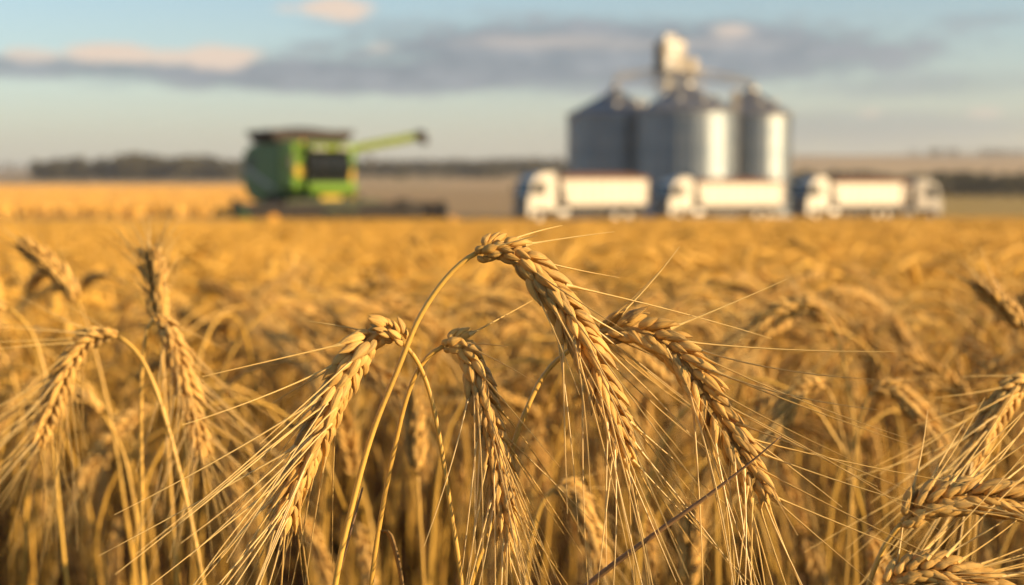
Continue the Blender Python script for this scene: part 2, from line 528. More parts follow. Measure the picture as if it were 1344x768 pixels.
def make_ear(C, view, roll, lod, r, nsp=12, size=1.0, awn=1.0, awn_bias=None, spread=1.0):
    """C: rachis points. Returns (ear MB, awn MB): two rows of husked spikelets, three florets and two glumes each."""
    C, L = resample(C, 60)
    T = np.gradient(C, axis=0)
    T /= np.linalg.norm(T, axis=1)[:, None]
    s0 = norm(np.cross(T[0], view))
    n0 = np.cross(s0, T[0])
    T, S, N = frames(C, math.cos(roll) * s0 + math.sin(roll) * n0)
    ear, aw = MB(), MB()
    if lod != 'hero':
        spread *= .55
        awn *= .85
    tv, tq, ts = TPL[lod]
    tube(ear, C[:56], np.linspace(.0013, .0007, 56) * size, 5, r.random())

    def floret(P, D, O, ln, wd):
        if r.random() < .10:                                          # stunted or half-empty husk
            ln, wd = ln * r.uniform(.7, .95), wd * r.uniform(.55, .8)
        D = norm(D) + r.normal(0, .05, 3)
        D = norm(D)
        X = norm(np.cross(O, D))
        Y = np.cross(D, X)
        wob = 1 + .10 * np.sin(tv[:, 2:3] * r.uniform(5, 11) + r.uniform(0, 6)) + .12 * tv[:, 0:1] * r.uniform(-1, 1)
        P = P + O * r.normal(0, .0002)
        V = P + wob * tv[:, 0:1] * wd * X + tv[:, 1:2] * wd * Y + tv[:, 2:3] * ln * D
        sc = ts.copy()
        sc[:, 2] = r.random()
        ear.add(V, tq, sc=sc)
        return P + D * ln * .97

    def awn_from(P, D, ln, out):
        k = 8 if lod == 'hero' else 5
        D = norm(D)
        bend = norm(out) * r.uniform(-.06, .13) + np.array([0, 0, -1.0]) * r.uniform(-.02, .08) + r.normal(0, .03, 3)
        q = np.linspace(0, 1, k)[:, None]
        pts = P - D * .0015 + D * ln * q + bend * ln * q ** 2
        r0 = (.00046 if lod == 'hero' else .00028) * size
        rp = np.linspace(r0, r0 * .28, k)
        if lod == 'hero':
            pts = np.concatenate([P - D * .0035 + 0 * pts[:1], pts[:1] * .55 + pts[1:2] * .45, pts[1:]])
            rp = np.concatenate([[r0 * 2.6], [r0 * 1.15], rp[1:]])
        tube(aw, pts, rp, 3, r.random(), close=False)

    for i in range(nsp * 2):
        f = (i + .35) / (nsp * 2)
        j = min(int(f * 58), 58)
        sg = 1 if i % 2 else -1
        P, t_, s_, n_ = C[j], T[j], S[j] * sg, N[j]
        tap = (.72 + .28 * min(1, f / .18)) * (1 - .30 * max(0, (f - .6) / .4)) * size
        al = R(r.uniform(21, 30)) * (1 - .35 * f)
        D = t_ * math.cos(al) + s_ * math.sin(al)
        O = s_ * math.cos(al) - t_ * math.sin(al)
        ln = .0120 * tap * r.uniform(.90, 1.12) * (1 + .30 * f)
        wd = .0050 * tap * (1 - .22 * f) * r.uniform(.92, 1.08)
        B = P + s_ * .0010 * size
        tips = []
        # glumes
        for q in (1, -1):
            Dg = D + n_ * q * .30 + r.normal(0, .09, 3)
            floret(B + n_ * q * .0019 * tap - t_ * .0012 * size, Dg, O * .45 + n_ * q, ln * .74, wd * .80)
        # side florets
        for q in (1, -1):
            Df = D + n_ * q * r.uniform(.14, .26) + r.normal(0, .075, 3)
            tips.append((floret(B + n_ * q * .0015 * tap + t_ * .0012 * size + s_ * .0008 * size, Df, O + n_ * q * .7, ln, wd), Df, 1.0))
        # central floret
        Dc = D + s_ * .10 + r.normal(0, .04, 3)
        tips.append((floret(B + t_ * .0030 * size + s_ * .0014 * size, Dc, O, ln * .92, wd * .92), Dc, .75))
        for k, (tp, Dv, pr) in enumerate(tips):
            if r.random() > pr * (.58 if lod == 'hero' else .36) * (1 if f > .12 else .5):
                continue
            la = r.uniform(.060, .105) * awn * (.25 + .75 * min(1, f / .28)) * (1 - .15 * f)
            dr = t_ * 1.0 + s_ * r.uniform(.25, .95) * spread + n_ * (1 if k == 0 else -1 if k == 1 else 0) * r.uniform(0.0, .50) * spread + r.normal(0, .05, 3)
            if awn_bias is not None:
                dr = dr + np.asarray(awn_bias) * r.uniform(.0, .5)
            awn_from(tp, dr * .8 + norm(Dv) * .3, la, s_)
    # terminal spikelet
    for q in range(3):
        Dv = T[-1] + r.normal(0, .16, 3)
        tp = floret(C[-3] + r.normal(0, .0006, 3), Dv, S[-1] if q else N[-1], .0095 * size, .0034 * size)
        awn_from(tp, T[-1] + r.normal(0, .13, 3), r.uniform(.045, .07) * awn, S[-1])
    return ear, aw


def ribbon(mb, C, wdt, rnd, ref, cup=.25):
    """a folded blade: two strips meeting in a midrib, with thickness"""
    C = np.asarray(C, float)
    T, A, B = frames(C, ref)
    m_ = len(C)
    w_ = np.asarray(wdt)[:, None]
    e = .00012
    rows = [C - A * w_ + B * w_ * cup, C - B * e * 2, C + A * w_ + B * w_ * cup, C + B * (e * 2)]
    V = np.stack(rows, 1)
    i = np.arange(m_ - 1)[:, None] * 4
    k = np.arange(4)[None]
    Q = np.stack([i + k, i + (k + 1) % 4, i + 4 + (k + 1) % 4, i + 4 + k], -1).reshape(-1, 4)
    S = np.zeros((m_, 4, 3))
    S[:, :, 0] = np.array([0, .5, 1, .5])
    S[:, :, 1] = np.linspace(0, 1, m_)[:, None]
    S[:, :, 2] = rnd
    mb.add(V.reshape(-1, 3), Q, sc=S.reshape(-1, 3))


def stem_radii(n, r0, r1, nodes=()):
    q = np.linspace(0, 1, n)
    r_ = r0 + (r1 - r0) * q ** 1.3
    for nd in nodes:
        r_ = r_ * (1 + .28 * np.exp(-((q - nd) / .004) ** 2))
    return r_


# ------------------------------------------------------------------ wheat: the stalks one can tell apart
SHARP = 'bearded wheat ears hanging in sharp focus'


def stalk(label, stem_px, ear_px, depth, group, roll=.6, nsp=13, lod='hero', seed=1, size=1.0, awn=1.0, bias=None, rad_=(.0021, .0011),
          leaf_px=None, ear_mat=None, drift=0.0, spread=1.0):
    """stem_px from the bottom of the frame up to the ear, ear_px from its base to its tip; (x, y[, depth])"""
    r = np.random.default_rng(seed)
    def P(q):
        return at(q[0], q[1], q[2] if len(q) > 2 else depth)
    sp = np.array([P(q) for q in stem_px])
    ep = np.array([P(q) for q in ear_px])
    gz = lambda p: float(G(p[0], p[1]))
    d = sp[0] - sp[1]
    low = sp[0].copy()
    hgt = low[2] - gz(low)
    root = low + np.array([d[0] / max(abs(d[2]), .02) * hgt * .45 + drift, .03, 0])
    root[2] = gz(root)
    mid = (root * .45 + low * .55) + np.array([d[0] / max(abs(d[2]), .02) * hgt * .12, 0, 0])
    mid[2] = root[2] + hgt * .5
    pts = np.concatenate([[root, mid], sp, [sp[-1] * .3 + ep[0] * .7]])
    o = empty('wheat_stalk', tuple(root), label, 'wheat stalk', group)
    n = 240
    C, L = resample(pts, n)
    sm = MB()
    nd = 1 - np.linalg.norm(sp[0] - sp[-1]) / L * r.uniform(1.12, 1.3)
    tube(sm, C - root, stem_radii(n, rad_[0], rad_[1], (nd, nd * .5)), 10, r.random())
    sm.build('stem', M_STEM, o, True)
    e, a = make_ear(ep - root, (0, 1, 0.0), roll, lod, r, nsp, size, awn, bias, spread)
    eo = e.build('ear', ear_mat or M_EAR, o, True)
    a.build('awn_fringe', M_AWN, eo, True)
    lf = MB()
    if leaf_px:
        lp = np.array([P(q) for q in leaf_px]) - root
        lc, _ = resample(lp, 24)
        q = np.linspace(0, 1, 24)
        ribbon(lf, lc, .0030 * np.clip(q * 8, .35, 1) * (1 - q ** 2.5) + .0002, r.random(), (1, .2, .3), .5)
        lf.build('leaf', M_LEAF, o, True)
        lf = MB()
        k0 = int(np.argmin(np.linalg.norm(C - root - lp[0], axis=1)))
    # a dry blade low on the stem
    b0 = (C - root)[44]
    ang = r.uniform(0, 6.28)
    dv = np.array([math.cos(ang), math.sin(ang) * .6, 0])
    lp = np.array([b0, b0 + dv * .05 + (0, 0, .03), b0 + dv * .12 + (0, 0, -.02), b0 + dv * .15 + (0, 0, -.13)])
    lc, _ = resample(lp, 14)
    q = np.linspace(0, 1, 14)
    ribbon(lf, lc, .0035 * np.clip(q * 6, .4, 1) * (1 - q ** 2) + .0002, r.random(), np.cross(dv, (0, 0, 1)), .35)
    lf.build('leaf', M_LEAF, o, True)
    return o


stalk('tallest sharp wheat stalk, its long ear arching over to the right',
      [(440, 768), (462, 665), (489, 568), (523, 483), (551, 416), (584, 367), (606, 345), (623, 333)],
      [(628, 331), (650, 325), (680, 337), (712, 366), (748, 415), (780, 480), (804, 540), (818, 592)], .575, SHARP, roll=.95, nsp=14, seed=11, rad_=(.0021, .0010))
stalk('sharp wheat ear drooping to the left, its awns combing out over empty field',
      [(606, 768, .585), (593, 678, .585), (571, 544, .585), (559, 500, .585), (545, 470, .582), (533, 455, .58)],
      [(526, 447, .578), (510, 434, .576), (488, 444), (462, 478), (435, 530), (407, 590), (383, 650), (376, 682)], .575, SHARP, roll=.75, nsp=14, seed=12, rad_=(.0017, .0009), bias=(-.5, 0, .25))
stalk('short sharp wheat ear hanging straight down between the two long drooping ears',
      [(487, 768), (500, 678), (517, 592), (535, 519), (551, 482), (568, 463), (580, 456)],
      [(584, 453), (600, 450), (616, 468), (630, 515), (645, 570), (656, 630), (664, 700)], .585, SHARP, roll=1.25, nsp=14, seed=13, size=.92, rad_=(.0017, .0009),
      leaf_px=[(497, 700), (506, 698), (516, 722), (527, 772), (530, 810)])
stalk('sharp wheat ear at the right of the cluster, partly behind the tallest arching ear',
      [(618, 768, .595), (640, 700, .595), (665, 612, .595), (690, 540, .597), (716, 490, .6), (748, 459, .6), (774, 442, .598)],
      [(785, 437, .595), (805, 432, .592), (838, 434, .588), (872, 450, .585), (908, 488, .58), (943, 545, .58), (978, 606, .58), (998, 648, .58)], .58, SHARP, roll=.35, nsp=14, seed=14,
      rad_=(.0018, .0010), bias=(.5, 0, .15))
SOFT = 'slightly blurred wheat ears close beside the sharp ones'
stalk('wheat ear lying almost level in the lower right corner, its stem curving up from below',
      [(1130, 800), (1140, 768), (1158, 722), (1172, 701), (1181, 690)],
      [(1184, 686), (1198, 672), (1228, 659), (1268, 653), (1315, 656), (1370, 668), (1410, 685)], .625, SOFT, roll=.45, seed=21, size=1.05, bias=(0, 0, .35))
stalk('wheat ear cut off by the bottom edge below the level ear in the corner',
      [(1120, 850, .63), (1135, 810, .63), (1150, 782, .63)],
      [(1158, 772), (1180, 757), (1215, 750), (1255, 757), (1310, 782), (1350, 815)], .615, SOFT, roll=.5, seed=22, bias=(0, 0, .35))
stalk('wheat ear hanging at the right edge of the view above the level corner ear',
      [(1440, 768, .74), (1425, 620, .74), (1405, 530, .74), (1380, 500, .74), (1362, 497, .74)],
      [(1352, 499), (1335, 508), (1314, 533), (1293, 568), (1276, 605), (1262, 640)], .72, SOFT, roll=.8, seed=23, size=1.0, bias=(-.6, 0, .1))
stalk('wheat stalk at far left bent into a tall hoop, ear drooping outward from it',
      [(267, 768), (252, 690), (238, 630), (220, 560), (200, 500), (182, 466), (162, 446)],
      [(152, 441), (134, 440), (112, 450), (92, 478), (76, 512), (62, 548), (50, 578)], .80, SOFT, roll=.7, seed=24, size=.84, rad_=(.0022, .0012))
stalk('wheat ear hanging down right of the hoop, its darker top touching an upright ear',
      [(187, 768), (186, 640), (185, 520), (189, 455), (196, 428), (203, 419)],
      [(206, 417), (214, 421), (226, 448), (240, 490), (253, 540), (266, 592)], .82, SOFT, roll=1.1, seed=25, size=.88)
stalk('upright wheat ear rising above the drooping left ears, bearded top towards the dark wood',
      [(232, 768), (224, 640), (216, 520), (212, 450), (211, 432)],
      [(210, 424), (207, 400), (203, 370), (198, 338)], .90, SOFT, roll=.3, seed=26, size=.95, awn=.35)
stalk('pale wheat ear slanting up towards the top left above the hooped stalk',
      [(160, 640), (146, 555), (128, 475), (112, 420), (104, 400)],
      [(100, 391), (84, 368), (62, 346), (36, 325)], 1.05, SOFT, roll=.9, seed=27, size=1.1, lod='mid', awn=.5)
BLUR = 'blurred wheat ears one can tell apart behind the sharp cluster'
stalk('blurred greyish wheat ear bending under the right hand sharp ears, low in the field',
      [(690, 768), (700, 700), (712, 660), (724, 644)], [(730, 640), (748, 643), (764, 668), (778, 705), (790, 742)], .86, BLUR, roll=.9, seed=31, lod='mid')
stalk('blurred pale wheat ear standing upright at the bottom, right of the fallen straw',
      [(898, 900), (900, 830), (902, 790)], [(903, 772), (905, 740), (907, 705), (908, 668)], .92, BLUR, roll=.4, seed=32, lod='mid', awn=.5)
stalk('blurred wheat ear upright in the gap between the left and the short sharp ears',
      [(556, 768), (552, 700), (549, 640)], [(548, 618), (546, 590), (544, 555), (543, 520)], .95, BLUR, roll=.8, seed=33, lod='mid', awn=.6)
stalk('dark blurred wheat ear lying level on a bent stalk, right of the cluster',
      [(1130, 640), (1118, 540), (1106, 470), (1094, 430), (1082, 412)], [(1076, 407), (1060, 402), (1036, 405), (1010, 420), (984, 445)], 1.05, BLUR, roll=.5, seed=34, lod='mid', size=1.05)
stalk('blurred wheat ear leaning up out of the right edge of the view',
      [(1400, 620), (1385, 520), (1366, 465), (1352, 442)], [(1346, 434), (1330, 415), (1310, 395), (1288, 374)], 1.0, BLUR, roll=1.0, seed=35, lod='mid', awn=.5)
stalk('blurred wheat ear with long loose beard drooping left, below the dark level ear',
      [(1120, 700), (1112, 610), (1100, 550), (1088, 515)], [(1080, 506), (1062, 505), (1042, 524), (1026, 552), (1012, 588)], .98, BLUR, roll=.8, seed=36, lod='mid', bias=(-.3, 0, 0))
stalk('dark blurred wheat ear nodding down to the right beside the right edge ear',
      [(1110, 760), (1118, 640), (1128, 560), (1140, 522)], [(1148, 511), (1166, 510), (1190, 525), (1212, 550), (1236, 585)], .95, BLUR, roll=.7, seed=37, lod='mid')
stalk('blurred wheat stalk arching high at the left edge of the view',
      [(75, 640), (66, 540), (54, 470), (36, 428), (16, 408)], [(8, 405), (-10, 405), (-34, 420), (-56, 450), (-70, 490)], 1.0, BLUR, roll=.6, seed=38, lod='mid')
stalk('blurred wheat ear curling down to the left under the hooped stalk',
      [(190, 768), (176, 660), (160, 590), (140, 552)], [(132, 540), (116, 527), (94, 524), (72, 540), (56, 572)], 1.0, BLUR, roll=.6, seed=39, lod='mid')

# thin straws with no ear
sb = MB()
P0 = [at(*q) for q in [(640, 900, .60), (772, 768, .585), (850, 708, .575), (930, 650, .57), (985, 607, .566), (1026, 572, .562)]]
C, L = resample(P0, 40)
root = np.array([P0[0][0] - .25, P0[0][1] + .03, 0])
root[2] = float(G(root[0], root[1]))
C2, _ = resample([root, root * .4 + P0[0] * .6 + (0, 0, .05), P0[0]], 20)
C = np.concatenate([C2[:-1], C])
q = np.linspace(0, 1, len(C))
tube(sb, C - root, .00135 * (1 - q ** 3) + .00022, 8, .2)
sb2 = sb.build('broken_straw', M_STRAW, None, True, tuple(root))
tag(sb2, 'thin dark broken straw slanting across the lower right under the sharp ears', 'straw')
for lab, pts in (('dark dead straw end poking up beside the tallest stem near the bottom', [(430, 800), (452, 730), (466, 690), (476, 640)]),):
    r = np.random.default_rng(3)
    P0 = np.array([at(q[0], q[1], .60) for q in pts])
    root = np.array([P0[0][0] - .05, P0[0][1], 0]); root[2] = float(G(root[0], root[1]))
    C, _ = resample(np.concatenate([[root, root * .5 + P0[0] * .5], P0]), 30)
    sb = MB()
    tube(sb, C - root, np.linspace(.0012, .0004, 30), 7, .4)
    tag(sb.build('broken_straw', M_STRAW, None, True, tuple(root)), lab, 'straw')


# ------------------------------------------------------------------ wheat: the field
def plant_curve(r, style):
    lean = R(r.uniform(2, 10))
    Ls = .86
    bend, blen, droop, el = {'upright': (r.uniform(.05, .35), .2, .2, .085), 'slanted': (r.uniform(.5, .9), .22, .35, .09),
                             'nodding': (r.uniform(1.3, 1.8), .20, .7, .095), 'hooped': (r.uniform(2.2, 2.7), .26, .4, .095)}[style]
    n = 80
    s_ = np.linspace(0, Ls, n)
    q = np.clip((s_ - (Ls - blen)) / blen, 0, 1)
    th = lean * (s_ / Ls) + bend * q * q * (3 - 2 * q)
    ds = Ls / (n - 1)
    x = np.cumsum(np.sin(th)) * ds
    z = np.cumsum(np.cos(th)) * ds
    y = .012 * np.sin(s_ * r.uniform(4, 9) + r.uniform(0, 6)) * s_
    st = np.stack([x, y, z], 1)
    st -= st[0]
    ne = 12
    th2 = th[-1] + droop * np.linspace(0, 1, ne) ** .8
    ex = st[-1, 0] + np.cumsum(np.sin(th2)) * el / ne
    ez = st[-1, 2] + np.cumsum(np.cos(th2)) * el / ne
    ear = np.stack([ex, np.full(ne, st[-1, 1]), ez], 1)
    top = max(st[:, 2].max(), ear[:, 2].max())
    k = .86 / top
    st[:, 2] *= k
    ear[:, 2] -= (ear[0, 2] - (st[-1, 2] + .002))
    return st, ear


def leaf_curve(r, st, j, ln):
    b0 = st[j]
    a = r.uniform(0, 6.28)
    d = np.array([math.cos(a), math.sin(a), 0])
    lp = [b0, b0 + d * ln * .25 + (0, 0, ln * .28), b0 + d * ln * .6 + (0, 0, ln * .15), b0 + d * ln * .8 + (0, 0, -ln * .35)]
    return resample(lp, 12)[0], np.cross(d, (0, 0, 1))


STYLES = ['upright', 'slanted', 'nodding', 'hooped', 'nodding', 'hooped', 'hooped', 'nodding', 'hooped', 'hooped', 'nodding', 'slanted']
VAR = []
for k, stl in enumerate(STYLES):
    r = np.random.default_rng(100 + k)
    st, ear = plant_curve(r, stl)
    a = MB(); tube(a, st[::2], np.linspace(.0022, .0012, len(st[::2])), 6, r.random())
    e, aw = make_ear(ear, (0, 1, 0), r.uniform(0, 1.5), 'mid', r, 10, 1.0, 1.0)
    lf = MB()
    for j in (30,):
        lc, rf = leaf_curve(r, st, j, r.uniform(.12, .2))
        qq = np.linspace(0, 1, 12)
        ribbon(lf, lc, .004 * (1 - qq ** 2) + .0003, r.random(), rf, .3)
    VAR.append((stl, a.mesh('stem', M_STEM), e.mesh('ear', M_EAR), aw.mesh('awn_fringe', M_AWN), lf.mesh('leaf', M_LEAF)))

N_IND = 268
cand = []
dens = 135
rr = np.random.default_rng(5)
ymax = 3.2
for _ in range(int(dens * 1.2 * 2 * ymax * .42 * ymax)):
    y = rr.uniform(.7, ymax)
    x = rr.uniform(-1, 1) * .40 * ymax
    if abs(x) > .385 * y + .02:
        continue
    if y < 1.0 or y < 1.35 and rr.random() > (.30 + .7 * ((y - 1.0) / .35)):
        continue
    cand.append((y, x))
cand.sort()
cand = cand[:N_IND]
Y_IND = cand[-1][0]
WORD = {'upright': 'standing upright', 'slanted': 'leaning over', 'nodding': 'nodding downwards', 'hooped': 'bent over like a hook'}
for y, x in cand:
    k = int(rr.integers(len(VAR)))
    stl, ms, me_, ma, ml = VAR[k]
    side = 'left' if x < -.12 * y else 'right' if x > .12 * y else 'middle'
    row = 'close behind' if y < 1.5 else 'farther back'
    lab = 'blurred wheat ear %s, %s of the field, %s' % (WORD[stl], side, row)
    h = rr.normal(1.025, .035) if y > 1.15 else rr.normal(1.0, .03)
    h = min(h, 1.03 if abs(x) < .13 * y and y < 1.4 else 1.075)
    o = empty('wheat_stalk', (x, y, float(G(x, y))), lab, 'wheat stalk', '%s wheat stalks, %s %s' % (stl, side, row))
    o.rotation_euler = (rr.normal(0, .03), rr.normal(0, .03), rr.choice([0, math.pi]) + rr.normal(0, .7))
    o.scale = (h, h, h)
    parts = []
    for nm, me2 in (('stem', ms), ('ear', me_), ('awn_fringe', ma)) + ((('leaf', ml),) if rr.random() < .35 else ()):
        p = bpy.data.objects.new(nm, me2)
        col.objects.link(p)
        p.parent = o if nm != 'awn_fringe' else parts[1]
        parts.append(p)


def low_plant(r, stl, lod):
    st, ear = plant_curve(r, stl)
    mb = MB()
    ns, nr = (4, 14) if lod == 0 else (3, 9) if lod == 1 else (3, 5)
    j = np.unique(np.concatenate([np.linspace(0, 55, nr // 2), np.linspace(58, 79, nr - nr // 2)]).astype(int))
    tube(mb, st[j], np.linspace(.0019, .0011, len(j)) * (1 if lod < 2 else 1.5), ns, r.random() * .5, close=False)
    ne = (15, 9, 6)[lod]
    C, _ = resample(ear, ne)
    q = np.linspace(0, 1, ne)
    env = np.minimum(1, q / .12 + .35) * np.minimum(1, (1 - q) / .3 + .25)
    zig = 1 + (.28 if lod < 2 else 0) * (np.arange(ne) % 2 * 2 - 1)
    tube(mb, C, .0068 * env * zig * (1.0, 1.05, 1.25)[lod], (7, 5, 4)[lod], .5 + r.random() * .5, squash=.75, close=False)
    T = np.gradient(C, axis=0)
    for i in range((8, 5, 3)[lod]):
        f = r.uniform(.1, 1)
        jj = int(f * (ne - 1))
        d = norm(norm(T[jj]) + r.normal(0, .33, 3))
        p0 = C[jj]
        ln = r.uniform(.05, .08)
        tube(mb, [p0, p0 + d * ln * .5, p0 + d * ln + r.normal(0, .004, 3)] if lod == 0 else [p0, p0 + d * ln], [.0005, .0003, .0001] if lod == 0 else [.0006, .0002], 3, .8, close=False)
    for jn in ((30,) if lod < 2 else (40,)):
        lc, rf = leaf_curve(r, st, jn, r.uniform(.12, .2))
        lc = lc[::(2 if lod == 0 else 5)]
        qq = np.linspace(0, 1, len(lc))
        ribbon(mb, lc, .0045 * (1 - qq ** 2) + .0004, r.random() * .4, rf, .3)
    V, Q, T_, S = mb.arrays()
    return V, Q, S


def in_view(x, y, m_=.40):
    return (y > .3) & (np.abs(x) < m_ * y + .03)


def spread_points(r, x0, x1, y0, y1, d):
    n = r.poisson((x1 - x0) * (y1 - y0) * d)
    return r.uniform(x0, x1, n), r.uniform(y0, y1, n)


def field_edge(x):
    return 54 + 30 * np.clip((x - 3) / 6, 0, 1)


pts = {0: [], 1: [], 2: []}
r = np.random.default_rng(77)
x, y = spread_points(r, -4.5, 5.5, -2.2, 5.2, 150)                     # near ring, in and out of the frame
keep = ~((y < Y_IND) & in_view(x, y)) & ~((y < 1.7) & (np.abs(x) < .40 * np.maximum(y, 0) + .30)) & ~((np.abs(x) < .40 * np.maximum(y, 0) + .18) & (y < .7)) & ((y > .6) | (np.abs(x) > .35)) & ((y > -.6) | (x > .0))
keep &= (np.abs(x) < .5 * np.maximum(y, 0) + 2.0) | (x > 0)
pts[0].append((x[keep], y[keep]))
x, y = spread_points(r, -10, 10, 5.2, 16, 80)
keep = np.abs(x) < .46 * y + 1.5
pts[1].append((x[keep], y[keep]))
x, y = spread_points(r, -42, 45, 16, 84, 10)
keep = (np.abs(x) < .44 * y + 3) & (y < field_edge(x) + r.normal(0, .15, len(x)))
pts[2].append((x[keep], y[keep]))
fm = MB()
for lod in (0, 1, 2):
    variants = [low_plant(np.random.default_rng(900 + lod * 50 + k), STYLES[k % 12], lod) for k in range(12)]
    X = np.concatenate([p[0] for p in pts[lod]])
    Y = np.concatenate([p[1] for p in pts[lod]])
    kk = r.integers(12, size=len(X))
    for k, (V, Q, S) in enumerate(variants):
        sel = kk == k
        n = int(sel.sum())
        if not n:
            continue
        a = r.choice([0, math.pi], n) + r.normal(0, .8, n)
        h = r.normal(1.0, .04, n)
        h = h * np.where(Y[sel] < .8, .90, 1.0)
        tx, ty = r.normal(0, .04, n), r.normal(0, .04, n)
        ca, sa = np.cos(a)[:, None], np.sin(a)[:, None]
        vx, vy, vz = V[None, :, 0], V[None, :, 1], V[None, :, 2]
        wx = (ca * vx - sa * vy + tx[:, None] * vz) * h[:, None] + X[sel][:, None]
        wy = (sa * vx + ca * vy + ty[:, None] * vz) * h[:, None] + Y[sel][:, None]
        wz = vz * h[:, None] + G(X[sel], Y[sel])[:, None]
        W = np.stack([wx, wy, wz], -1).reshape(-1, 3)
        QQ = (Q[None] + (np.arange(n) * len(V))[:, None, None]).reshape(-1, 4)
        SS = np.repeat(S[None], n, 0).copy()
        SS[:, :, 2] = (SS[:, :, 2] + r.random(n)[:, None]) % 1
        fm.add(W, QQ, sc=SS.reshape(-1, 3))
tag(fm.build('wheat_field', M_FIELD, smooth=True), 'ripe golden wheat filling the field from the cluster to the combine', 'wheat field', kind='stuff')
print('field faces', sum(len(q) for q in fm.Q), 'Y_IND', Y_IND, 'individuals', len(cand))

# dead leaves and short shoots, added dark brown to deepen shade between stalks
M_UNDER = plant_mat('shade_dead_leaves', (.22, .115, .03), (.13, .066, .018), (.06, .032, .010), 8, .08, .7, 0, .6)
r = np.random.default_rng(79)
x, y = spread_points(r, -3.6, 5.0, -1.6, 4.5, 520)
keep = ((y > .78) & (np.abs(x) < .46 * y + .35)) | ((x > .45) & (x < 3.2) & (y < 2.6)) | ((x < -.5) & (x > -1.4) & (y > .1) & (y < 2))
keep &= ~((y > 2.8) & (r.random(len(x)) < .5))
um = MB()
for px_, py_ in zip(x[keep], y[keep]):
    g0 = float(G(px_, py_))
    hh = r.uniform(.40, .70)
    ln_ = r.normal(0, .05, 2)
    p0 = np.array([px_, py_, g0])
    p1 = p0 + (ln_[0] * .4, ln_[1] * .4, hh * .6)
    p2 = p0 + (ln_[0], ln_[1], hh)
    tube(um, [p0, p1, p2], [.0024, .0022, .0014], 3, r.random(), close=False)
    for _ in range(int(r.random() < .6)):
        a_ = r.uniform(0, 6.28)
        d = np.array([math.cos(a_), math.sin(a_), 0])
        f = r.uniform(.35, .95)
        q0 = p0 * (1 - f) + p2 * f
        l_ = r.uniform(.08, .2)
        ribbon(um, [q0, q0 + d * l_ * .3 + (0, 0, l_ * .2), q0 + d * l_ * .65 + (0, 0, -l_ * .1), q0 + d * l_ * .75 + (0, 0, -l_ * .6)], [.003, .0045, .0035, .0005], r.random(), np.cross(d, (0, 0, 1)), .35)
tag(um.build('undergrowth', M_UNDER, smooth=True), 'dead brown leaves and short shoots added low between the wheat stalks, deepening the shade', 'undergrowth', kind='stuff')

r = np.random.default_rng(78)
x, y = spread_points(r, -260, 10, 145, 470, .9)
keep = (x + .146 * y < r.normal(0, 1.5, len(x))) & (np.abs(x) < .46 * y + 15)
x, y = x[keep], y[keep]
n = len(x)
q3 = np.arange(3) * 2 * math.pi / 3
an = r.uniform(0, 6.28, (n, 1)) + q3
rb, rt = r.uniform(.12, .28, (n, 1)), r.uniform(.2, .42, (n, 1))
hh_ = r.uniform(.75, .98, (n, 1))
gz_ = G(x, y)[:, None]
lo = np.stack([x[:, None] + rb * np.cos(an), y[:, None] + rb * np.sin(an), gz_ + 0 * an], -1)
hi = np.stack([x[:, None] + rt * np.cos(an), y[:, None] + rt * np.sin(an), gz_ + hh_ + r.normal(0, .05, (n, 3))], -1)
W = np.concatenate([lo, hi], 1).reshape(-1, 3)
Q1 = np.array([(0, 1, 4, 3), (1, 2, 5, 4), (2, 0, 3, 5)])
S = np.zeros((n, 6, 3)); S[:, :, 2] = r.random((n, 1)); S[:, :, 0] = .5
f2 = MB()
f2.add(W, (Q1[None] + (np.arange(n) * 6)[:, None, None]).reshape(-1, 4), T=(np.array([[3, 4, 5]])[None] + (np.arange(n) * 6)[:, None, None]).reshape(-1, 3), sc=S.reshape(-1, 3))
tag(f2.build('wheat_field', M_FIELD), 'second field of standing wheat, far off on the left below the dark wood', 'wheat field', kind='stuff')

# ------------------------------------------------------------------ materials for machines and buildings
M_GREEN = flat_mat('green_paint', (.048, .145, .022), .5, var=.15, dirt=(.08, .10, .04), spec=.25)
M_OLIVE = flat_mat('olive_paint', (.055, .075, .022), .5, var=.2, dirt=(.10, .08, .04))
M_LIME = flat_mat('bright_green_paint', (.125, .255, .006), .45, var=.12, dirt=(.16, .18, .03), spec=.25)
M_YEL = flat_mat('yellow_paint', (.66, .43, .015), .4, var=.1)
M_LIMEY = flat_mat('yellow_green_paint', (.25, .31, .010), .4, var=.1)
M_ORANGE = flat_mat('orange_reflector', (.75, .33, .02), .4, var=.05)
M_BLACK = flat_mat('black_rubber', (.022, .020, .018), .8, var=.3, dirt=(.12, .085, .05))
M_DARK = flat_mat('dark_steel', (.026, .020, .015), .65, var=.3, dirt=(.07, .045, .025))
M_BROWN = flat_mat('brown_tank_cover', (.034, .022, .014), .75, var=.25)
M_GREY = flat_mat('grey_decal', (.20, .23, .22), .45, var=.1)
M_GLASS = flat_mat('tinted_glass', (.014, .018, .018), .12, var=.2, spec=.45)
M_WHITE = flat_mat('white_paint', (.66, .60, .49), .4, var=.06, dirt=(.46, .39, .29))
M_CREAM = flat_mat('cream_paint', (.40, .345, .265), .5, var=.12, dirt=(.42, .34, .25))
M_RUST = flat_mat('brown_tarpaulin', (.20, .095, .045), .8, var=.25)
M_CONC = flat_mat('concrete', (.34, .32, .29), .9, var=.15)
M_GALV = flat_mat('galvanised_frame', (.42, .40, .37), .45, .75, var=.15)
M_LAMP = flat_mat('headlight_lens', (.7, .7, .68), .12, var=.05)


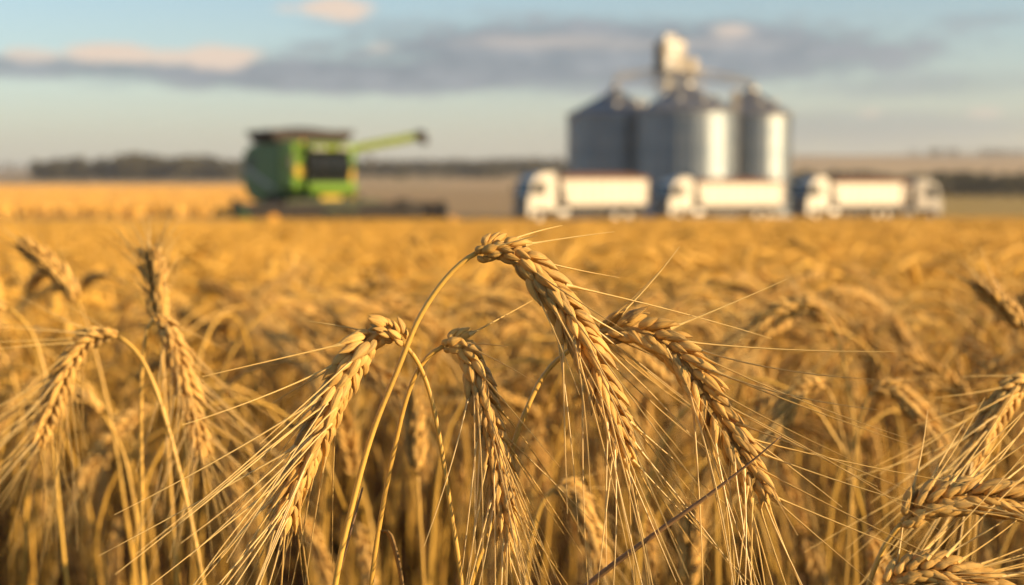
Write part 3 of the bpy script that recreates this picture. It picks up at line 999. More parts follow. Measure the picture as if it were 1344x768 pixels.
def galv_wall():
    m, t = new_mat('corrugated_steel')
    tcn = t.n('ShaderNodeTexCoord')
    ox, oy, oz = t.sep(tcn.outputs['Object'])
    ang = t.m('ARCTAN2', oy, ox)
    sheets = t.noise(t.xyz(t.m('FLOOR', t.m('MULTIPLY', ang, 2.6)), t.m('FLOOR', t.m('MULTIPLY', oz, .9)), 0.0), 7.3, 0)
    streak = t.noise(t.xyz(t.m('MULTIPLY', ang, 14), t.m('MULTIPLY', oz, .35), 0.0), 1.0, 4, .6)
    c = t.mix(sheets, (.155, .195, .23), (.30, .325, .335))
    c = t.mix(t.m('MULTIPLY', t.smooth(streak, .5, .75), .4), c, (.24, .23, .21))
    b = t.n('ShaderNodeBsdfPrincipled')
    t.put(b.inputs['Base Color'], c)
    b.inputs['Metallic'].default_value = .9
    t.put(b.inputs['Roughness'], t.m('ADD', .38, t.m('MULTIPLY', streak, .22)))
    wv = t.m('SINE', t.m('MULTIPLY', oz, 2 * math.pi / .105))
    bp = t.n('ShaderNodeBump')
    bp.inputs['Strength'].default_value = .35
    bp.inputs['Distance'].default_value = .012
    t.put(bp.inputs['Height'], wv)
    t.t.links.new(bp.outputs[0], b.inputs['Normal'])
    return finish(m, t, b)


M_CORR = galv_wall()
M_ROOF = flat_mat('dull_steel_roof', (.34, .33, .32), .5, .7, var=.15, dirt=(.22, .18, .14))


def wheel(parent, name, c, rad_, wid, rimmat):
    """axle along local x"""
    w_ = MB()
    h = wid / 2
    w_.lathe([(rad_ * .58, -h * .8), (rad_ * .86, -h), (rad_ * .97, -h * .8), (rad_, -h * .4), (rad_, h * .4), (rad_ * .97, h * .8), (rad_ * .86, h), (rad_ * .58, h * .8)], 28, axis=0)
    for k in range(22):                                                # tread lugs
        a = k / 22 * 2 * math.pi
        ca, sa = math.cos(a), math.sin(a)
        w_.bar((-h * .9, ca * rad_ * .985, sa * rad_ * .985), (0, math.cos(a + .12) * rad_ * 1.0, math.sin(a + .12) * rad_ * 1.0), rad_ * .028, 4)
        w_.bar((h * .9, ca * rad_ * .985, sa * rad_ * .985), (0, math.cos(a + .12) * rad_ * 1.0, math.sin(a + .12) * rad_ * 1.0), rad_ * .028, 4)
    o = w_.build(name, M_BLACK, parent, loc=c)
    r_ = MB()
    r_.lathe([(.0, -h * .25), (rad_ * .2, -h * .3), (rad_ * .25, -h * .1), (rad_ * .5, -h * .2), (rad_ * .59, -h * .82), (rad_ * .59, h * .82), (rad_ * .5, h * .2), (rad_ * .25, h * .1), (rad_ * .2, h * .3), (.0, h * .25)], 24, axis=0)
    r_.build('rim', rimmat, o, True)
    return o


# ------------------------------------------------------------------ combine harvester (front towards -y)
CX, CY, CROT = -8.4, 60.6, R(28)
cb = empty('combine_harvester', (CX, CY, float(G(CX, CY))), 'green combine harvester with wide dark header and raised unloading auger, standing at the field edge', 'combine harvester', rz=CROT)
h = MB()
h.prism([(-.05, 1.55), (1.2, 1.35), (3.4, 1.45), (5.0, 1.75), (5.6, 2.3), (5.75, 3.0), (5.45, 3.75), (4.7, 4.05), (3.6, 4.12), (-.05, 4.1)], 0, -1.36, 1.36)
h.build('hull', M_GREEN, cb, bevel=.05)
for s_ in (-1, 1):
    p = MB()
    p.prism([(.35, 2.05), (3.2, 1.75), (4.9, 1.95), (5.4, 2.5), (5.45, 3.1), (5.1, 3.6), (3.2, 3.72), (.35, 3.72)], 0, s_ * 1.365, s_ * 1.46)
    sp_ = p.build('side_panel', M_GREEN, cb, bevel=.03)
    q_ = MB()
    q_.prism([(.7, 2.15), (1.3, 2.1), (5.2, 2.95), (5.25, 3.25)], 0, s_ * 1.463, s_ * 1.475)
    q_.build('stripe', M_GREY, sp_)
    q_ = MB()
    for k in range(7):
        q_.box(s_ * 1.463 - .008, s_ * 1.463 + .008, 3.35, 4.65, 3.0 + k * .085, 3.05 + k * .085)
    q_.build('grille', M_DARK, sp_)
tk = MB()
tk.prism([(-1.55, 4.12), (1.55, 4.12), (1.92, 4.62), (-1.92, 4.62)], 1, .1, .16)
tk.prism([(-1.55, 4.12), (1.55, 4.12), (1.92, 4.62), (-1.92, 4.62)], 1, 3.4, 3.46)
for s_ in (-1, 1):
    tk.add([(s_ * 1.5, .163, 4.12), (s_ * 1.55, .163, 4.12), (s_ * 1.92, .163, 4.62), (s_ * 1.87, .163, 4.62), (s_ * 1.5, 3.397, 4.12), (s_ * 1.55, 3.397, 4.12), (s_ * 1.92, 3.397, 4.62), (s_ * 1.87, 3.397, 4.62)],
           [(0, 1, 2, 3), (4, 5, 6, 7), (0, 1, 5, 4), (1, 2, 6, 5), (2, 3, 7, 6), (3, 0, 4, 7)])
tko = tk.build('grain_tank', M_BROWN, cb)
tp = MB()
gxs, gys = np.linspace(-1.8, 1.8, 13), np.linspace(.2, 3.35, 11)
gX, gY = np.meshgrid(gxs, gys)
gZ = 4.50 + .28 * np.clip(1 - (gX / 1.8) ** 2, 0, 1) * np.clip(1 - ((gY - 1.75) / 1.6) ** 2, 0, 1)
ii = np.arange(13 * 11).reshape(11, 13)
tp.add(np.stack([gX, gY, gZ], -1).reshape(-1, 3), np.stack([ii[:-1, :-1], ii[:-1, 1:], ii[1:, 1:], ii[1:, :-1]], -1).reshape(-1, 4))
tp.build('tank_cover', M_BROWN, tko, True)
# green front corners each side of the cab
for s_ in (-1, 1):
    p = MB()
    p.prism([(s_ * .98, 1.95), (s_ * 1.52, 2.15), (s_ * 1.52, 4.02), (s_ * .98, 4.02)], 1, -1.62 if s_ < 0 else -.9, -.053)
    f_ = p.build('front_corner', M_LIME, cb, bevel=.04)
    pl = MB()
    pl.lathe([(0, -.02), (.2, -.02), (.24, 0), (.2, .02), (0, .02)], 20, (s_ * 1.22, -1.65, 2.85), axis=1) if s_ < 0 else pl.box(1.04, 1.46, -.94, -.903, 2.45, 2.95)
    pl.build('warning_plate', M_YEL, f_)
# cab
c_ = MB()
c_.prism([(-.56, 2.42), (-1.75, 2.42), (-1.98, 3.05), (-1.72, 3.66), (-.56, 3.66)], 0, -.86, .86)
co = c_.build('cab', M_GLASS, cb, bevel=.03)
fr = MB()
for s_ in (-1, 1):
    fr.bar((s_ * .88, -1.77, 2.40), (s_ * .88, -2.0, 3.05), .035, 6)
    fr.bar((s_ * .88, -2.0, 3.05), (s_ * .88, -1.74, 3.68), .035, 6)
    fr.bar((s_ * .88, -.9, 2.40), (s_ * .88, -.9, 3.68), .045, 6)
fr.bar((-.3, -1.79, 2.40), (-.3, -2.01, 3.05), .03, 6)
fr.bar((-.3, -2.01, 3.05), (-.3, -1.74, 3.68), .03, 6)
fr.bar((-.88, -1.79, 2.42), (.88, -1.79, 2.42), .05, 6)
fr.build('cab_frame', M_DARK, co)
rf = MB()
rf.prism([(-.45, 3.67), (-1.95, 3.67), (-2.12, 3.74), (-2.08, 3.86), (-1.7, 3.97), (-.45, 3.97)], 0, -.95, .95)
ro = rf.build('cab_roof', M_LIMEY, co, bevel=.04)
for xx in (-.7, -.4, .4, .7):
    l_ = MB()
    l_.box(xx - .09, xx + .09, -2.16, -2.095, 3.74, 3.84)
    l_.build('work_light', M_LAMP, ro)
st_ = MB(); st_.prism([(-.75, 2.46), (-1.2, 2.46), (-1.2, 2.9), (-.9, 2.95), (-.85, 3.5), (-.75, 3.5)], 0, -.3, .3)
# platform, ladder, feeder house
p = MB()
p.prism([(-.5, 1.93), (-1.9, 1.93), (-2.05, 2.1), (-2.0, 2.38), (-.5, 2.38)], 0, -.95, 1.12)
po = p.build('platform', M_LIME, cb, bevel=.04)
hr = MB()
for xx, yy in ((1.08, -.5), (1.08, -1.9), (-.9, -1.95)):
    hr.bar((xx, yy, 2.38), (xx, yy, 3.2), .022, 6)
hr.bar((1.08, -.5, 3.2), (1.08, -1.9, 3.2), .022, 6)
hr.bar((1.08, -1.9, 3.2), (-.9, -1.95, 3.2), .022, 6)
hr.build('handrail', M_DARK, po)
ld = MB()
for yy in (-1.6, -1.15):
    ld.bar((1.16, yy, 2.0), (1.4, yy, .55), .03, 6)
for k in range(5):
    ld.box(1.16 + k * .05, 1.28 + k * .05, -1.6, -1.15, 1.78 - k * .28, 1.80 - k * .28)
ld.build('ladder', M_YEL, cb)
p = MB()
p.prism([(-.3, 1.0), (-3.1, .55), (-3.1, 1.45), (-1.4, 1.9), (-.3, 1.9)], 0, -.75, .75)
p.build('feeder_house', M_OLIVE, cb, bevel=.03)
p = MB()
p.box(-.55, .35, -2.3, -2.25, 1.66, 1.86)
p.build('name_plate', M_YEL, cb)
p = MB()
p.prism([(-2.3, 1.0), (1.9, 1.0), (1.8, 1.7), (-2.2, 1.7)], 1, -2.95, -2.85)
p.build('header_adapter', M_OLIVE, cb)
for s_ in (-1, 1):
    wheel(cb, 'drive_wheel', (s_ * 1.75, -.1, .93), .93, .72, M_YEL)
    wheel(cb, 'steering_wheel', (s_ * 1.45, 4.1, .60), .60, .45, M_YEL)
    mr = MB()
    mr.bar((s_ * .95, -1.95, 3.6), (s_ * 1.75, -2.15, 3.5), .02, 6)
    mr.box(s_ * 1.75 - .11, s_ * 1.75 + .11, -2.19, -2.13, 2.95, 3.45)
    mr.build('mirror', M_DARK, cb)
ex = MB()
ex.bar((.9, 3.9, 4.0), (.9, 3.9, 4.55), .07, 10)
ex.build('exhaust', M_DARK, cb)
be = MB()
be.lathe([(.07, 3.98), (.07, 4.1), (.04, 4.16), (0, 4.17)], 10, (-.75, -.7, 0))
be.build('beacon', M_ORANGE, co)
# header
HX0, HX1 = -4.25, 4.1
p = MB()
p.prism([(-3.0, .35), (-3.0, 1.5), (-3.08, 1.5), (-3.12, .5), (-3.5, .42), (-4.2, .30), (-4.2, .26), (-3.4, .30)], 0, HX0, HX1)
p.bar((HX0, -3.04, 1.52), (HX1, -3.04, 1.52), .07, 8)
hd = p.build('header', M_DARK, cb)
au = MB()
au.bar((HX0 + .1, -3.5, .75), (HX1 - .1, -3.5, .75), .17, 12)
for k in range(46):
    f = k / 46
    xx = HX0 + .2 + f * (HX1 - HX0 - .4)
    dr_ = .12 if f < .5 else -.12
    au.lathe([(.16, xx), (.33, xx + dr_), (.33, xx + dr_ + .012), (.16, xx + .012)], 12, (0, -3.5, .75), axis=0)
au.build('feed_auger', M_DARK, hd)
re_ = MB()
for k in range(6):
    a = k / 6 * 2 * math.pi + .3
    yy, zz = -4.05 + .5 * math.cos(a), 1.05 + .5 * math.sin(a)
    re_.bar((HX0 + .25, yy, zz), (HX1 - .25, yy, zz), .03, 5)
    for j in range(64):
        xx = HX0 + .3 + j / 63 * (HX1 - HX0 - .6)
        re_.bar((xx, yy, zz), (xx, yy + .05, zz - .24), .009, 3, cap=False)
    for xx in (HX0 + .3, -.2, HX1 - .3):
        re_.bar((xx, -4.05, 1.05), (xx, yy, zz), .025, 5)
re_.bar((HX0 + .2, -4.05, 1.05), (HX1 - .2, -4.05, 1.05), .07, 8)
re_.build('reel', M_DARK, hd)
for xx, mt in ((HX0, M_GREEN), (HX1, M_DARK)):
    p = MB()
    p.prism([(-2.95, .3), (-4.3, .25), (-5.0, .32), (-4.4, .95), (-3.6, 1.35), (-2.95, 1.45)], 0, xx - .09, xx + .09)
    p.build('crop_divider', mt, hd, bevel=.03)
wl = MB(); wl.lathe([(0, -.12), (.36, -.12), (.42, -.06), (.42, .06), (.36, .12), (0, .12)], 20, (HX1 + .22, -3.5, 1.22), axis=0)
wl.build('drive_guard', M_BLACK, hd)
wl = MB(); wl.lathe([(0, -.12), (.36, -.12), (.42, -.06), (.42, .06), (.36, .12), (0, .12)], 20, (HX0 - .0, -2.7, 1.35), axis=0)
wl.build('drive_guard', M_BLACK, hd)
mb_ = MB(); mb_.box(2.55, 3.05, -3.3, -2.8, 1.42, 1.72)
mb_.build('gearbox', M_DARK, hd, bevel=.06)
for xx, zz in ((HX0 + .85, .95), (HX1 + .1, .9)):
    rq = .22 if xx < 0 else .12
    p = MB()
    p.lathe([(0, -.03), (rq * .8, -.03), (rq, 0), (rq * .8, .03), (0, .03)], 18, (xx, -4.75 if xx < 0 else -4.9, zz), axis=1)
    p.build('reflector', M_ORANGE, hd)
# unloading auger, swung out to the machine's left
p = MB()
a0, a1 = np.array([1.3, .6, 3.72]), np.array([4.65, -.25, 4.40])
p.bar(a0, a1, .19, 14)
p.lathe([(.0, 3.3), (.27, 3.3), (.27, 4.0), (.0, 4.0)], 14, (1.3, .6, 0))
ua = p.build('unloading_auger', M_LIMEY, cb)
p = MB()
d_ = norm(a1 - a0)
p.bar(a1 - d_ * .02, a1 + d_ * .34, .25, 12, r2=.23)
p.bar(a1 + d_ * .2 + (0, 0, .1), a1 + d_ * .42 + (0, 0, -.42), .21, 12, r2=.16)
p.build('spout', M_BROWN, ua)

# ------------------------------------------------------------------ grain silos
def silo(x, y, rad_, ze, rise, label, phase=0.0):
    gz = float(G(x, y))
    s_ = empty('grain_silo', (x, y, gz), label, 'grain silo', 'steel grain silos', rz=phase)
    H = ze - gz
    p = MB()
    p.lathe([(rad_ + .25, -.3), (rad_ + .25, .32), (rad_ + .02, .32)], 48)
    p.build('footing', M_CONC, s_)
    p = MB()
    p.lathe([(rad_, .3), (rad_, H * .35), (rad_, H * .7), (rad_, H)], 96)
    wl_ = p.build('wall', M_CORR, s_, True)
    p = MB()
    for k in range(24):
        a = k / 24 * 2 * math.pi
        p.bar(((rad_ + .03) * math.cos(a), (rad_ + .03) * math.sin(a), .3), ((rad_ + .03) * math.cos(a), (rad_ + .03) * math.sin(a), H), .035, 4)
    tag(p.build('stiffener', M_CORR, wl_), kind='stuff')
    p = MB()
    p.lathe([(rad_ + .18, H - .12), (rad_ + .20, H), (rad_ * .5, H + rise * .5), (.55, H + rise)], 48)
    rf_ = p.build('roof', M_ROOF, s_, False)
    p = MB()
    for k in range(32):
        a = k / 32 * 2 * math.pi
        p.bar(((rad_ + .18) * math.cos(a), (rad_ + .18) * math.sin(a), H + .03), (.5 * math.cos(a), .5 * math.sin(a), H + rise + .03), .04, 4)
    tag(p.build('roof_rib', M_ROOF, rf_), kind='stuff')
    p = MB()
    p.lathe([(.6, H + rise - .1), (.6, H + rise + .35), (.75, H + rise + .38), (.3, H + rise + .6), (0, H + rise + .62)], 20)
    p.build('fill_cap', M_GALV, rf_)
    for k in range(3):
        a = -1.9 + k * .8
        p = MB()
        rr_ = rad_ * .62
        zz = H + rise * (1 - rr_ / rad_)
        p.bar((rr_ * math.cos(a), rr_ * math.sin(a), zz), (rr_ * math.cos(a), rr_ * math.sin(a), zz + .5), .2, 10)
        p.lathe([(0, zz + .72), (.34, zz + .5), (.34, zz + .46), (0, zz + .46)], 10, (rr_ * math.cos(a), rr_ * math.sin(a), 0))
        p.build('roof_vent', M_GALV, rf_)
    p = MB()
    a = -.35
    ex_, ey_ = np.array([math.cos(a), math.sin(a), 0]), np.array([-math.sin(a), math.cos(a), 0])
    for q in (-.22, .22):
        p.bar(ex_ * (rad_ + .16) + ey_ * q + (0, 0, .4), ex_ * (rad_ + .16) + ey_ * q + (0, 0, H + .5), .03, 5)
    for k in range(int(H / .3)):
        p.bar(ex_ * (rad_ + .16) - ey_ * .22 + (0, 0, .6 + k * .3), ex_ * (rad_ + .16) + ey_ * .22 + (0, 0, .6 + k * .3), .015, 4)
    for k in range(int(H / .9)):
        zz = 2.4 + k * .9
        if zz > H: break
        pts_ = [ex_ * (rad_ + .16 + .38 * math.sin(b_)) + ey_ * .36 * math.cos(b_) + (0, 0, zz) for b_ in np.linspace(0, math.pi, 7)]
        for u_, v_ in zip(pts_[:-1], pts_[1:]):
            p.bar(u_, v_, .018, 4)
    p.build('ladder', M_GALV, s_)
    p = MB()
    a = -1.5
    ex_, ey_ = np.array([math.cos(a), math.sin(a), 0]), np.array([-math.sin(a), math.cos(a), 0])
    V = []
    for rr_ in (rad_ + .02, rad_ + .12):
        for q, zz in ((-.4, .9), (.4, .9), (.4, 2.6), (-.4, 2.6)):
            V.append(ex_ * rr_ + ey_ * q + (0, 0, zz))
    p.add(V, [(4, 5, 6, 7), (0, 1, 5, 4), (1, 2, 6, 5), (2, 3, 7, 6), (3, 0, 4, 7)])
    p.build('door', M_GALV, s_)
    return s_


def sx(px, D):
    return (px - 672) / FPX * D


def zpx(py, D):
    return CAM_Z + (240 - py) / FPX * D


silo(sx(806, 136), 136, 4.45, zpx(153, 136), 2.2, 'shaded steel grain silo at the left of the three, in the shadow of its neighbour', .3)
silo(sx(899, 130), 130, 4.58, zpx(149, 130), 2.35, 'largest looking steel grain silo in the middle of the three, sunlit stripe on its wall', 0)
silo(sx(984, 140), 140, 3.85, zpx(153, 140), 2.35, 'narrow steel grain silo at the right of the three, standing behind the middle truck', .5)

tx, ty = sx(877, 138), 138.0
tz = float(G(tx, ty))
tw = empty('elevator_tower', (tx, ty, tz), 'grain elevator tower with cream head house and gangways above the silos', 'elevator tower', rz=R(20))
ztop = zpx(98, 138) - tz
p = MB()
for sx_ in (-1, 1):
    for sy_ in (-1, 1):
        p.bar((sx_ * .85, sy_ * .85 , 0), (sx_ * .85, sy_ * .85, ztop), .08, 5)
for k in range(9):
    z0, z1 = ztop * k / 9, ztop * (k + 1) / 9
    for a_, b_ in (((-1, -1), (1, -1)), ((1, -1), (1, 1)), ((1, 1), (-1, 1)), ((-1, 1), (-1, -1))):
        p.bar((a_[0] * .85, a_[1] * .85, z0), (b_[0] * .85, b_[1] * .85, z1), .045, 4)
        p.bar((a_[0] * .85, a_[1] * .85, z1), (b_[0] * .85, b_[1] * .85, z1), .045, 4)
p.build('lattice_mast', M_GALV, tw)
p = MB()
p.box(-.35, -.05, -.25, .25, 0, ztop)
p.box(.05, .35, -.25, .25, 0, ztop)
p.build('bucket_leg', M_GALV, tw)
p = MB()
p.prism([(-1.15, ztop), (1.15, ztop), (1.15, ztop + 2.95), (0.2, ztop + 3.2), (-1.15, ztop + 2.95)], 1, -1.15, 1.15)
hh = p.build('head_house', M_CREAM, tw, bevel=.04)
p = MB()
p.box(-.5, .3, -1.2, -1.153, ztop + 1.7, ztop + 2.4)
p.box(-.9, -.35, -1.2, -1.153, ztop + .1, ztop + 1.5)
p.box(-.85, .95, -1.2, -1.153, ztop + 2.5, ztop + 2.85)
p.build('hatch', M_GALV, hh)
p = MB()
p.box(-.75, .35, -.6, .6, ztop + 3.0, ztop + 3.6)
for q in (-1.1, -.4, .4, 1.1):
    p.bar((q, -1.17, ztop + 2.9), (q, -1.17, ztop + 3.7), .03, 4)
p.bar((-1.1, -1.17, ztop + 3.7), (1.1, -1.17, ztop + 3.7), .03, 4)
p.build('roof_drive', M_GALV, hh)
p = MB()
p.box(-1.25, -1.17, -.5, .5, ztop + .2, ztop + 2.9)
p.bar((1.2, -.8, ztop - 1.0), (1.2, -.8, ztop + 3.2), .09, 8)
p.build('duct', M_DARK, hh)
p = MB()
p.lathe([(0, ztop + 1.55), (.82, ztop + 1.45), (.85, ztop + 1.2), (.85, ztop + .3), (.3, ztop - .9), (.25, ztop - 1.2)], 20, (2.25, .3, 0))
p.build('dust_bin', M_CREAM, tw, True)
p = MB()
for zz in (ztop - 1.3, ztop - .02):
    p.box(-1.6, 3.1, -1.5, 1.5, zz, zz + .08)
for q in np.linspace(-1.6, 3.1, 9):
    for yy in (-1.5, 1.5):
        p.bar((q, yy, ztop - 1.25), (q, yy, ztop + 1.0 if False else ztop - .2), .03, 4)
for zz in (ztop - .85, ztop - .3):
    p.bar((-1.6, -1.5, zz), (3.1, -1.5, zz), .03, 4)
    p.bar((-1.6, 1.5, zz), (3.1, 1.5, zz), .03, 4)
p.build('work_platform', M_GALV, tw)
ci, sn = math.cos(-R(20)), math.sin(-R(20))
def loc(wx, wy, wz):
    ax, ay = wx - tx, wy - ty
    return np.array([ax * ci - ay * sn, ax * sn + ay * ci, wz - tz])
for px, D, zt, z0 in ((806, 136, zpx(107, 136), zpx(105, 138)), (984, 140, zpx(113, 140), zpx(101, 138)), (899, 130, zpx(110, 130), zpx(102, 138))):
    e1 = loc(sx(px, D), D, zt)
    e0 = loc(tx, ty, z0)
    p = MB()
    dd = norm(e1 - e0)
    sd_ = norm(np.cross(dd, (0, 0, 1)))
    for s_ in (-.35, .35):
        p.bar(e0 + sd_ * s_, e1 + sd_ * s_, .06, 4)
        p.bar(e0 + sd_ * s_ + (0, 0, .75), e1 + sd_ * s_ + (0, 0, .75), .035, 4)
        for f in np.linspace(0, 1, 8):
            c0 = e0 * (1 - f) + e1 * f + sd_ * s_
            p.bar(c0, c0 + (0, 0, .75), .03, 4)
    for f in np.linspace(0, 1, 30):
        c0 = e0 * (1 - f) + e1 * f
        p.bar(c0 - sd_ * .35, c0 + sd_ * .35, .035, 4)
    p.build('gangway', M_GALV, tw)
    p = MB()
    p.bar(e0 + (0, 0, 1.4), e1 + (0, 0, .1), .10, 10)
    p.bar(e1 + (0, 0, .1), e1 + (0, 0, -.4), .17, 10)
    p.build('grain_spout', M_CREAM, tw)
lx, ly = sx(963, 134), 134
lz = float(G(lx, ly))
p = MB()
p.box(-.38, .38, -.3, .3, 0, 1.0)
p.box(-.32, -.05, -.2, .2, 1.0, zpx(128, 134) - lz)
p.box(.05, .32, -.2, .2, 1.0, zpx(128, 134) - lz)
p.prism([(-.42, zpx(128, 134) - lz), (.42, zpx(128, 134) - lz), (.42, zpx(123, 134) - lz), (0, zpx(119, 134) - lz), (-.42, zpx(123, 134) - lz)], 1, -.32, .32)
tag(p.build('bucket_elevator', M_CREAM, None, loc=(lx, ly, lz), bevel=.03), 'slim cream bucket elevator rising between the middle and right hand silos', 'elevator')


# ------------------------------------------------------------------ trucks (front towards -x)
def truck(px, D, label, body=6.8, rz=R(27), sc=.885):
    x = sx(px, D)
    gz = float(G(x, D))
    tr = empty('grain_truck', (x, D, gz), label, 'truck', 'white grain trucks parked by the silos', rz=rz)
    tr.scale = (sc, sc, sc)
    L = 3.0 + body
    p = MB()
    for yy in (-.45, .45):
        p.box(.3, L - .2, yy - .06, yy + .06, .78, 1.02)
    for xx in np.linspace(2.7, L - .3, 6):
        p.box(xx - .05, xx + .05, -.39, .39, .82, .98)
    for s_ in (-1, 1):  # dark boxes added below the body, standing in for underside shade
        p.box(3.9, L - 3.65, s_ * .95 - .22, s_ * .95 + .22, .5, 1.33)
        p.box(L - 1.15, L - .3, s_ * .95 - .2, s_ * .95 + .2, .55, 1.33)
    p.build('chassis', M_DARK, tr)
    p = MB()
    p.prism([(.02, .55), (0, 1.55), (.16, 2.15), (.42, 3.2), (.75, 3.62), (1.1, 3.72), (2.52, 3.72), (2.52, .95), (1.62, .95), (1.5, 1.12), (.62, 1.12), (.5, .55)], 1, -1.22, 1.22)
    c_ = p.build('cab', M_WHITE, tr, bevel=.07)
    p = MB()
    p.add([(.10, -1.19, 2.1), (.10, 1.19, 2.1), (.385, 1.17, 3.3), (.385, -1.17, 3.3), (.19, -1.19, 2.1), (.19, 1.19, 2.1), (.50, 1.17, 3.3), (.50, -1.17, 3.3)],
          [(0, 1, 2, 3), (7, 6, 5, 4), (0, 4, 5, 1), (1, 5, 6, 2), (2, 6, 7, 3), (3, 7, 4, 0)])
    p.build('windscreen', M_GLASS, c_)  # glass widened across the cab, so its shaded front goes dark
    for s_ in (-1, 1):
        p = MB()
        p.prism([(.40, 2.2), (.50, 2.6), (.72, 3.2), (1.55, 3.2), (1.55, 2.2)], 1, s_ * 1.215, s_ * 1.238)
        p.build('side_window', M_GLASS, c_)
        p = MB()
        p.bar((.36, s_ * 1.2, 3.0), (.15, s_ * 1.5, 2.95), .02, 5)
        p.box(.06, .16, s_ * 1.5 - .1, s_ * 1.5 + .1, 2.25, 2.95)
        p.build('mirror', M_DARK, c_)
        p = MB()
        p.box(-.035, .03, s_ * .95 - .17, s_ * .95 + .17, .95, 1.2)
        p.build('headlight', M_LAMP, c_)
        p = MB()
        p.prism([(2.7, .55), (3.7, .55), (3.7, 1.05), (2.7, 1.05)], 1, s_ * .85, s_ * 1.2)
        p.build('fuel_tank', M_GALV, tr, bevel=.08)
        p = MB()
        p.box(1.45, 1.62, s_ * 1.23 - .012, s_ * 1.23 + .012, 1.95, 2.0)
        p.build('door_handle', M_DARK, c_)
    p = MB()
    for k in range(7):
        p.box(-.03, .09, -1.16, 1.16, .98 + k * .145, 1.09 + k * .145)
    p.box(-.06, .02, -1.2, 1.2, .5, .88)
    p.build('grille', M_DARK, c_)  # full-width dark bars put the front's shade into the grille
    p = MB()
    p.prism([(1.0, 3.72), (1.5, 4.0 - .1), (2.45, 3.9), (2.45, 3.72)], 1, -.95, .95)
    p.build('wind_deflector', M_WHITE, c_, bevel=.04)
    p = MB()
    p.box(2.56, 2.86, -1.1, 1.1, 1.03, 3.1)  # dark block added to deepen the shade between cab and body
    p.bar((2.7, 0, 1.0), (2.78, 0, 3.6), .12, 10)
    p.build('gap_shade_box', M_DARK, tr)
    # tipping body: front wall leans forward
    p = MB()
    p.prism([(2.95, 3.52), (3.42, 1.36), (L - .12, 1.36), (L, 3.52)], 1, -1.25, 1.25)
    bd = p.build('cargo_body', M_WHITE, tr, bevel=.03)
    p = MB()
    for s_ in (-1, 1):
        for xx in np.linspace(3.6, L - .35, 9):
            p.box(xx - .035, xx + .035, s_ * 1.252 - .03 * (s_ < 0), s_ * 1.252 + .03 * (s_ > 0), 1.38, 3.46)
        p.box(3.4, L - .08, s_ * 1.252 - .04 * (s_ < 0), s_ * 1.252 + .04 * (s_ > 0), 1.34, 1.44)
    p.build('side_rib', M_CREAM, bd)
    p = MB()
    for s_ in (-1, 1):
        p.box(2.93, L + .02, s_ * 1.252 - .06 * (s_ < 0), s_ * 1.252 + .06 * (s_ > 0), 3.34, 3.58)
    p.box(L + .005, L + .06, -1.3, 1.3, 1.36, 3.58)
    p.build('top_rail', M_RUST, bd)
    p = MB()
    xs_, ys_ = np.linspace(2.93, L, 16), np.linspace(-1.27, 1.27, 9)
    aX, aY = np.meshgrid(xs_, ys_)
    aZ = 3.56 + .34 * np.sqrt(np.clip(1 - (aY / 1.3) ** 2, 0, 1)) * (1 + .12 * np.sin(aX * 4)) * np.clip(1 - ((aX - (2.93 + L) / 2) / ((L - 2.93) / 2)) ** 6, 0, 1)
    jj = np.arange(16 * 9).reshape(9, 16)
    p.add(np.stack([aX, aY, aZ], -1).reshape(-1, 3), np.stack([jj[:-1, :-1], jj[:-1, 1:], jj[1:, 1:], jj[1:, :-1]], -1).reshape(-1, 4))
    p.build('tarpaulin', M_RUST, bd, True)
    for xx in (1.06, L - 3.0, L - 1.75):
        for s_ in (-1, 1):
            w_ = MB()
            w_.lathe([(.29, -.13), (.44, -.15), (.5, -.11), (.51, 0), (.5, .11), (.44, .15), (.29, .13)], 24, axis=1)
            wo_ = w_.build('wheel', M_BLACK, tr, True, loc=(xx, s_ * 1.05, .51))
            w_ = MB()
            w_.lathe([(0, -.10), (.1, -.12), (.12, -.05), (.24, -.06), (.3, -.13), (.3, .13), (.24, .06), (.12, .05), (.1, .12), (0, .10)], 20, axis=1)
            w_.build('rim', M_GALV, wo_, True)
    for s_ in (-1, 1):
        p = MB()
        p.box(L - .1, L - .05, s_ * .85 - .15, s_ * .85 + .15, .95, 1.1)
        p.build('tail_light', M_ORANGE, tr)
    return tr


truck(683, 98, 'white grain truck nearest of the four, parked left of the silos, brown tarpaulin on top', 7.9)
truck(868, 107, 'white grain truck parked in front of the middle and right hand silos', 9.6, sc=.84)
truck(1047, 114, 'white grain truck parked clear of the silos on the right, facing left', 8.2)
truck(1229, 121, 'white grain truck facing right, only its cab showing past another truck', 5.0, rz=R(184))


# ------------------------------------------------------------------ far woods
def leaf_mat(name, a, b_):
    m, t = new_mat(name)
    at_ = t.n('ShaderNodeAttribute', attribute_name='sc')
    u, v, rnd = t.sep(at_.outputs['Vector'])
    c = t.mix(rnd, a, b_)
    bs = t.n('ShaderNodeBsdfPrincipled')
    t.put(bs.inputs['Base Color'], c)
    bs.inputs['Roughness'].default_value = .7
    bs.inputs['Specular IOR Level'].default_value = .2
    return finish(m, t, bs, c, .2)


M_TREE = leaf_mat('dark_foliage', (.045, .044, .020), (.105, .090, .040))


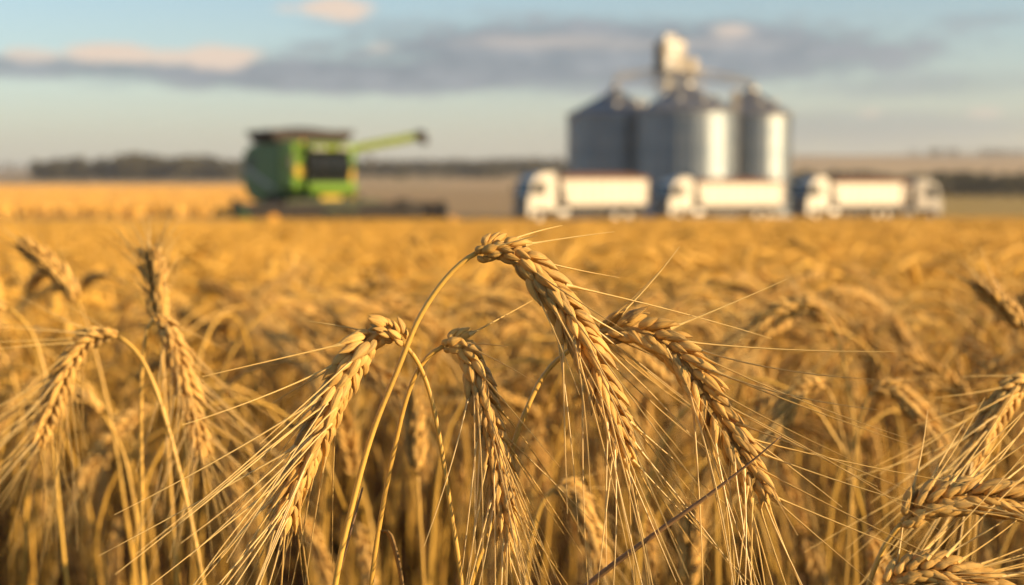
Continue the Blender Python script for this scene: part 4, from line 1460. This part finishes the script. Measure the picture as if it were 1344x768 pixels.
def woods(name, label, centers, seed):
    r = np.random.default_rng(seed)
    mb = MB()
    for (x, y, hgt) in centers:
        z = float(G(x, y))
        wd = hgt * r.uniform(.45, .7)
        n = 110
        ct = r.normal(0, 1, (n, 3))
        ct /= np.linalg.norm(ct, axis=1)[:, None]
        ct *= r.uniform(.55, 1.0, (n, 1)) ** .6
        ct += .18 * np.sin(ct[:, [1, 2, 0]] * 5 + r.uniform(0, 6, 3))
        ct = ct * [wd * .62, wd * .62, hgt * .44] + [x, y, z + hgt * .56]
        a = r.normal(0, 1, (n, 3)); a /= np.linalg.norm(a, axis=1)[:, None]
        b_ = np.cross(a, r.normal(0, 1, (n, 3))); b_ /= np.linalg.norm(b_, axis=1)[:, None]
        s_ = (hgt * r.uniform(.06, .12, n))[:, None]
        V = np.stack([ct - a * s_, ct + b_ * s_ * .8, ct + a * s_, ct - b_ * s_ * .8], 1).reshape(-1, 3)
        S = np.zeros((n, 4, 3)); S[:, :, 2] = np.clip(r.normal(r.uniform(.2, .8), .25, n), 0, 1)[:, None]
        mb.add(V, np.arange(n * 4).reshape(-1, 4), sc=S.reshape(-1, 3))
        mb.bar((x, y, z - .3), (x + r.normal(0, .2), y, z + hgt * .6), hgt * .025, 5, r2=hgt * .012)
    return tag(mb.build(name, M_TREE), label, 'woodland', kind='stuff')


r = np.random.default_rng(41)
W1 = [(sx(px, D), D, r.uniform(6.5, 11)) for px, D in [(r.uniform(-260, 345), r.uniform(590, 660)) for _ in range(300)] if (px > 48 or px < -70)]
W1 = [(x_w, y_w, h_w * (.95 + .10 * math.sin(x_w / 14) + .07 * math.sin(x_w / 3.7 + 1))) for x_w, y_w, h_w in W1]
woods('far_wood', 'dark wood on the low hill behind the left of the field', W1, 1)
W2 = [(sx(px, D), D, r.uniform(3.4, 5.4)) for px, D in [(r.uniform(1030, 1700), r.uniform(285, 330)) for _ in range(230)]]
woods('far_wood', 'dark belt of scrub behind the trucks on the right', W2, 2)
W3 = [(sx(px, D), D, r.uniform(5, 9)) for px, D in [(r.uniform(460, 760), r.choice([640, 720, 800, 900, 1000]) + r.uniform(0, 25)) for _ in range(260)]]
W3 += [(sx(px, D), D, r.uniform(4, 7)) for px, D in [(r.uniform(1180, 1750), r.uniform(1440, 1500)) for _ in range(140)]]
W3 += [(sx(px, D), D, r.uniform(4, 8)) for px, D in [(r.uniform(-400, 760), r.uniform(1440, 1500)) for _ in range(200)]]
woods('far_wood', 'thin hedges and tree lines dotted over the distant hills', W3, 3)

# ------------------------------------------------------------------ evening haze over the plain
hz = MB()
hz.box(-1500, 1500, -350, 2300, -60, 75)
hm = bpy.data.materials.new('evening_haze')
hm.use_nodes = True
hm.node_tree.nodes.clear()
ht = NT(hm.node_tree)
pv = ht.n('ShaderNodeVolumePrincipled')
pv.inputs['Color'].default_value = (.90, .89, .90, 1)
pv.inputs['Density'].default_value = .00028
pv.inputs['Anisotropy'].default_value = .2
ho = ht.n('ShaderNodeOutputMaterial')
ht.t.links.new(pv.outputs[0], ho.inputs['Volume'])
tag(hz.build('haze', hm), 'thin evening haze over the plain', 'haze', kind='stuff')
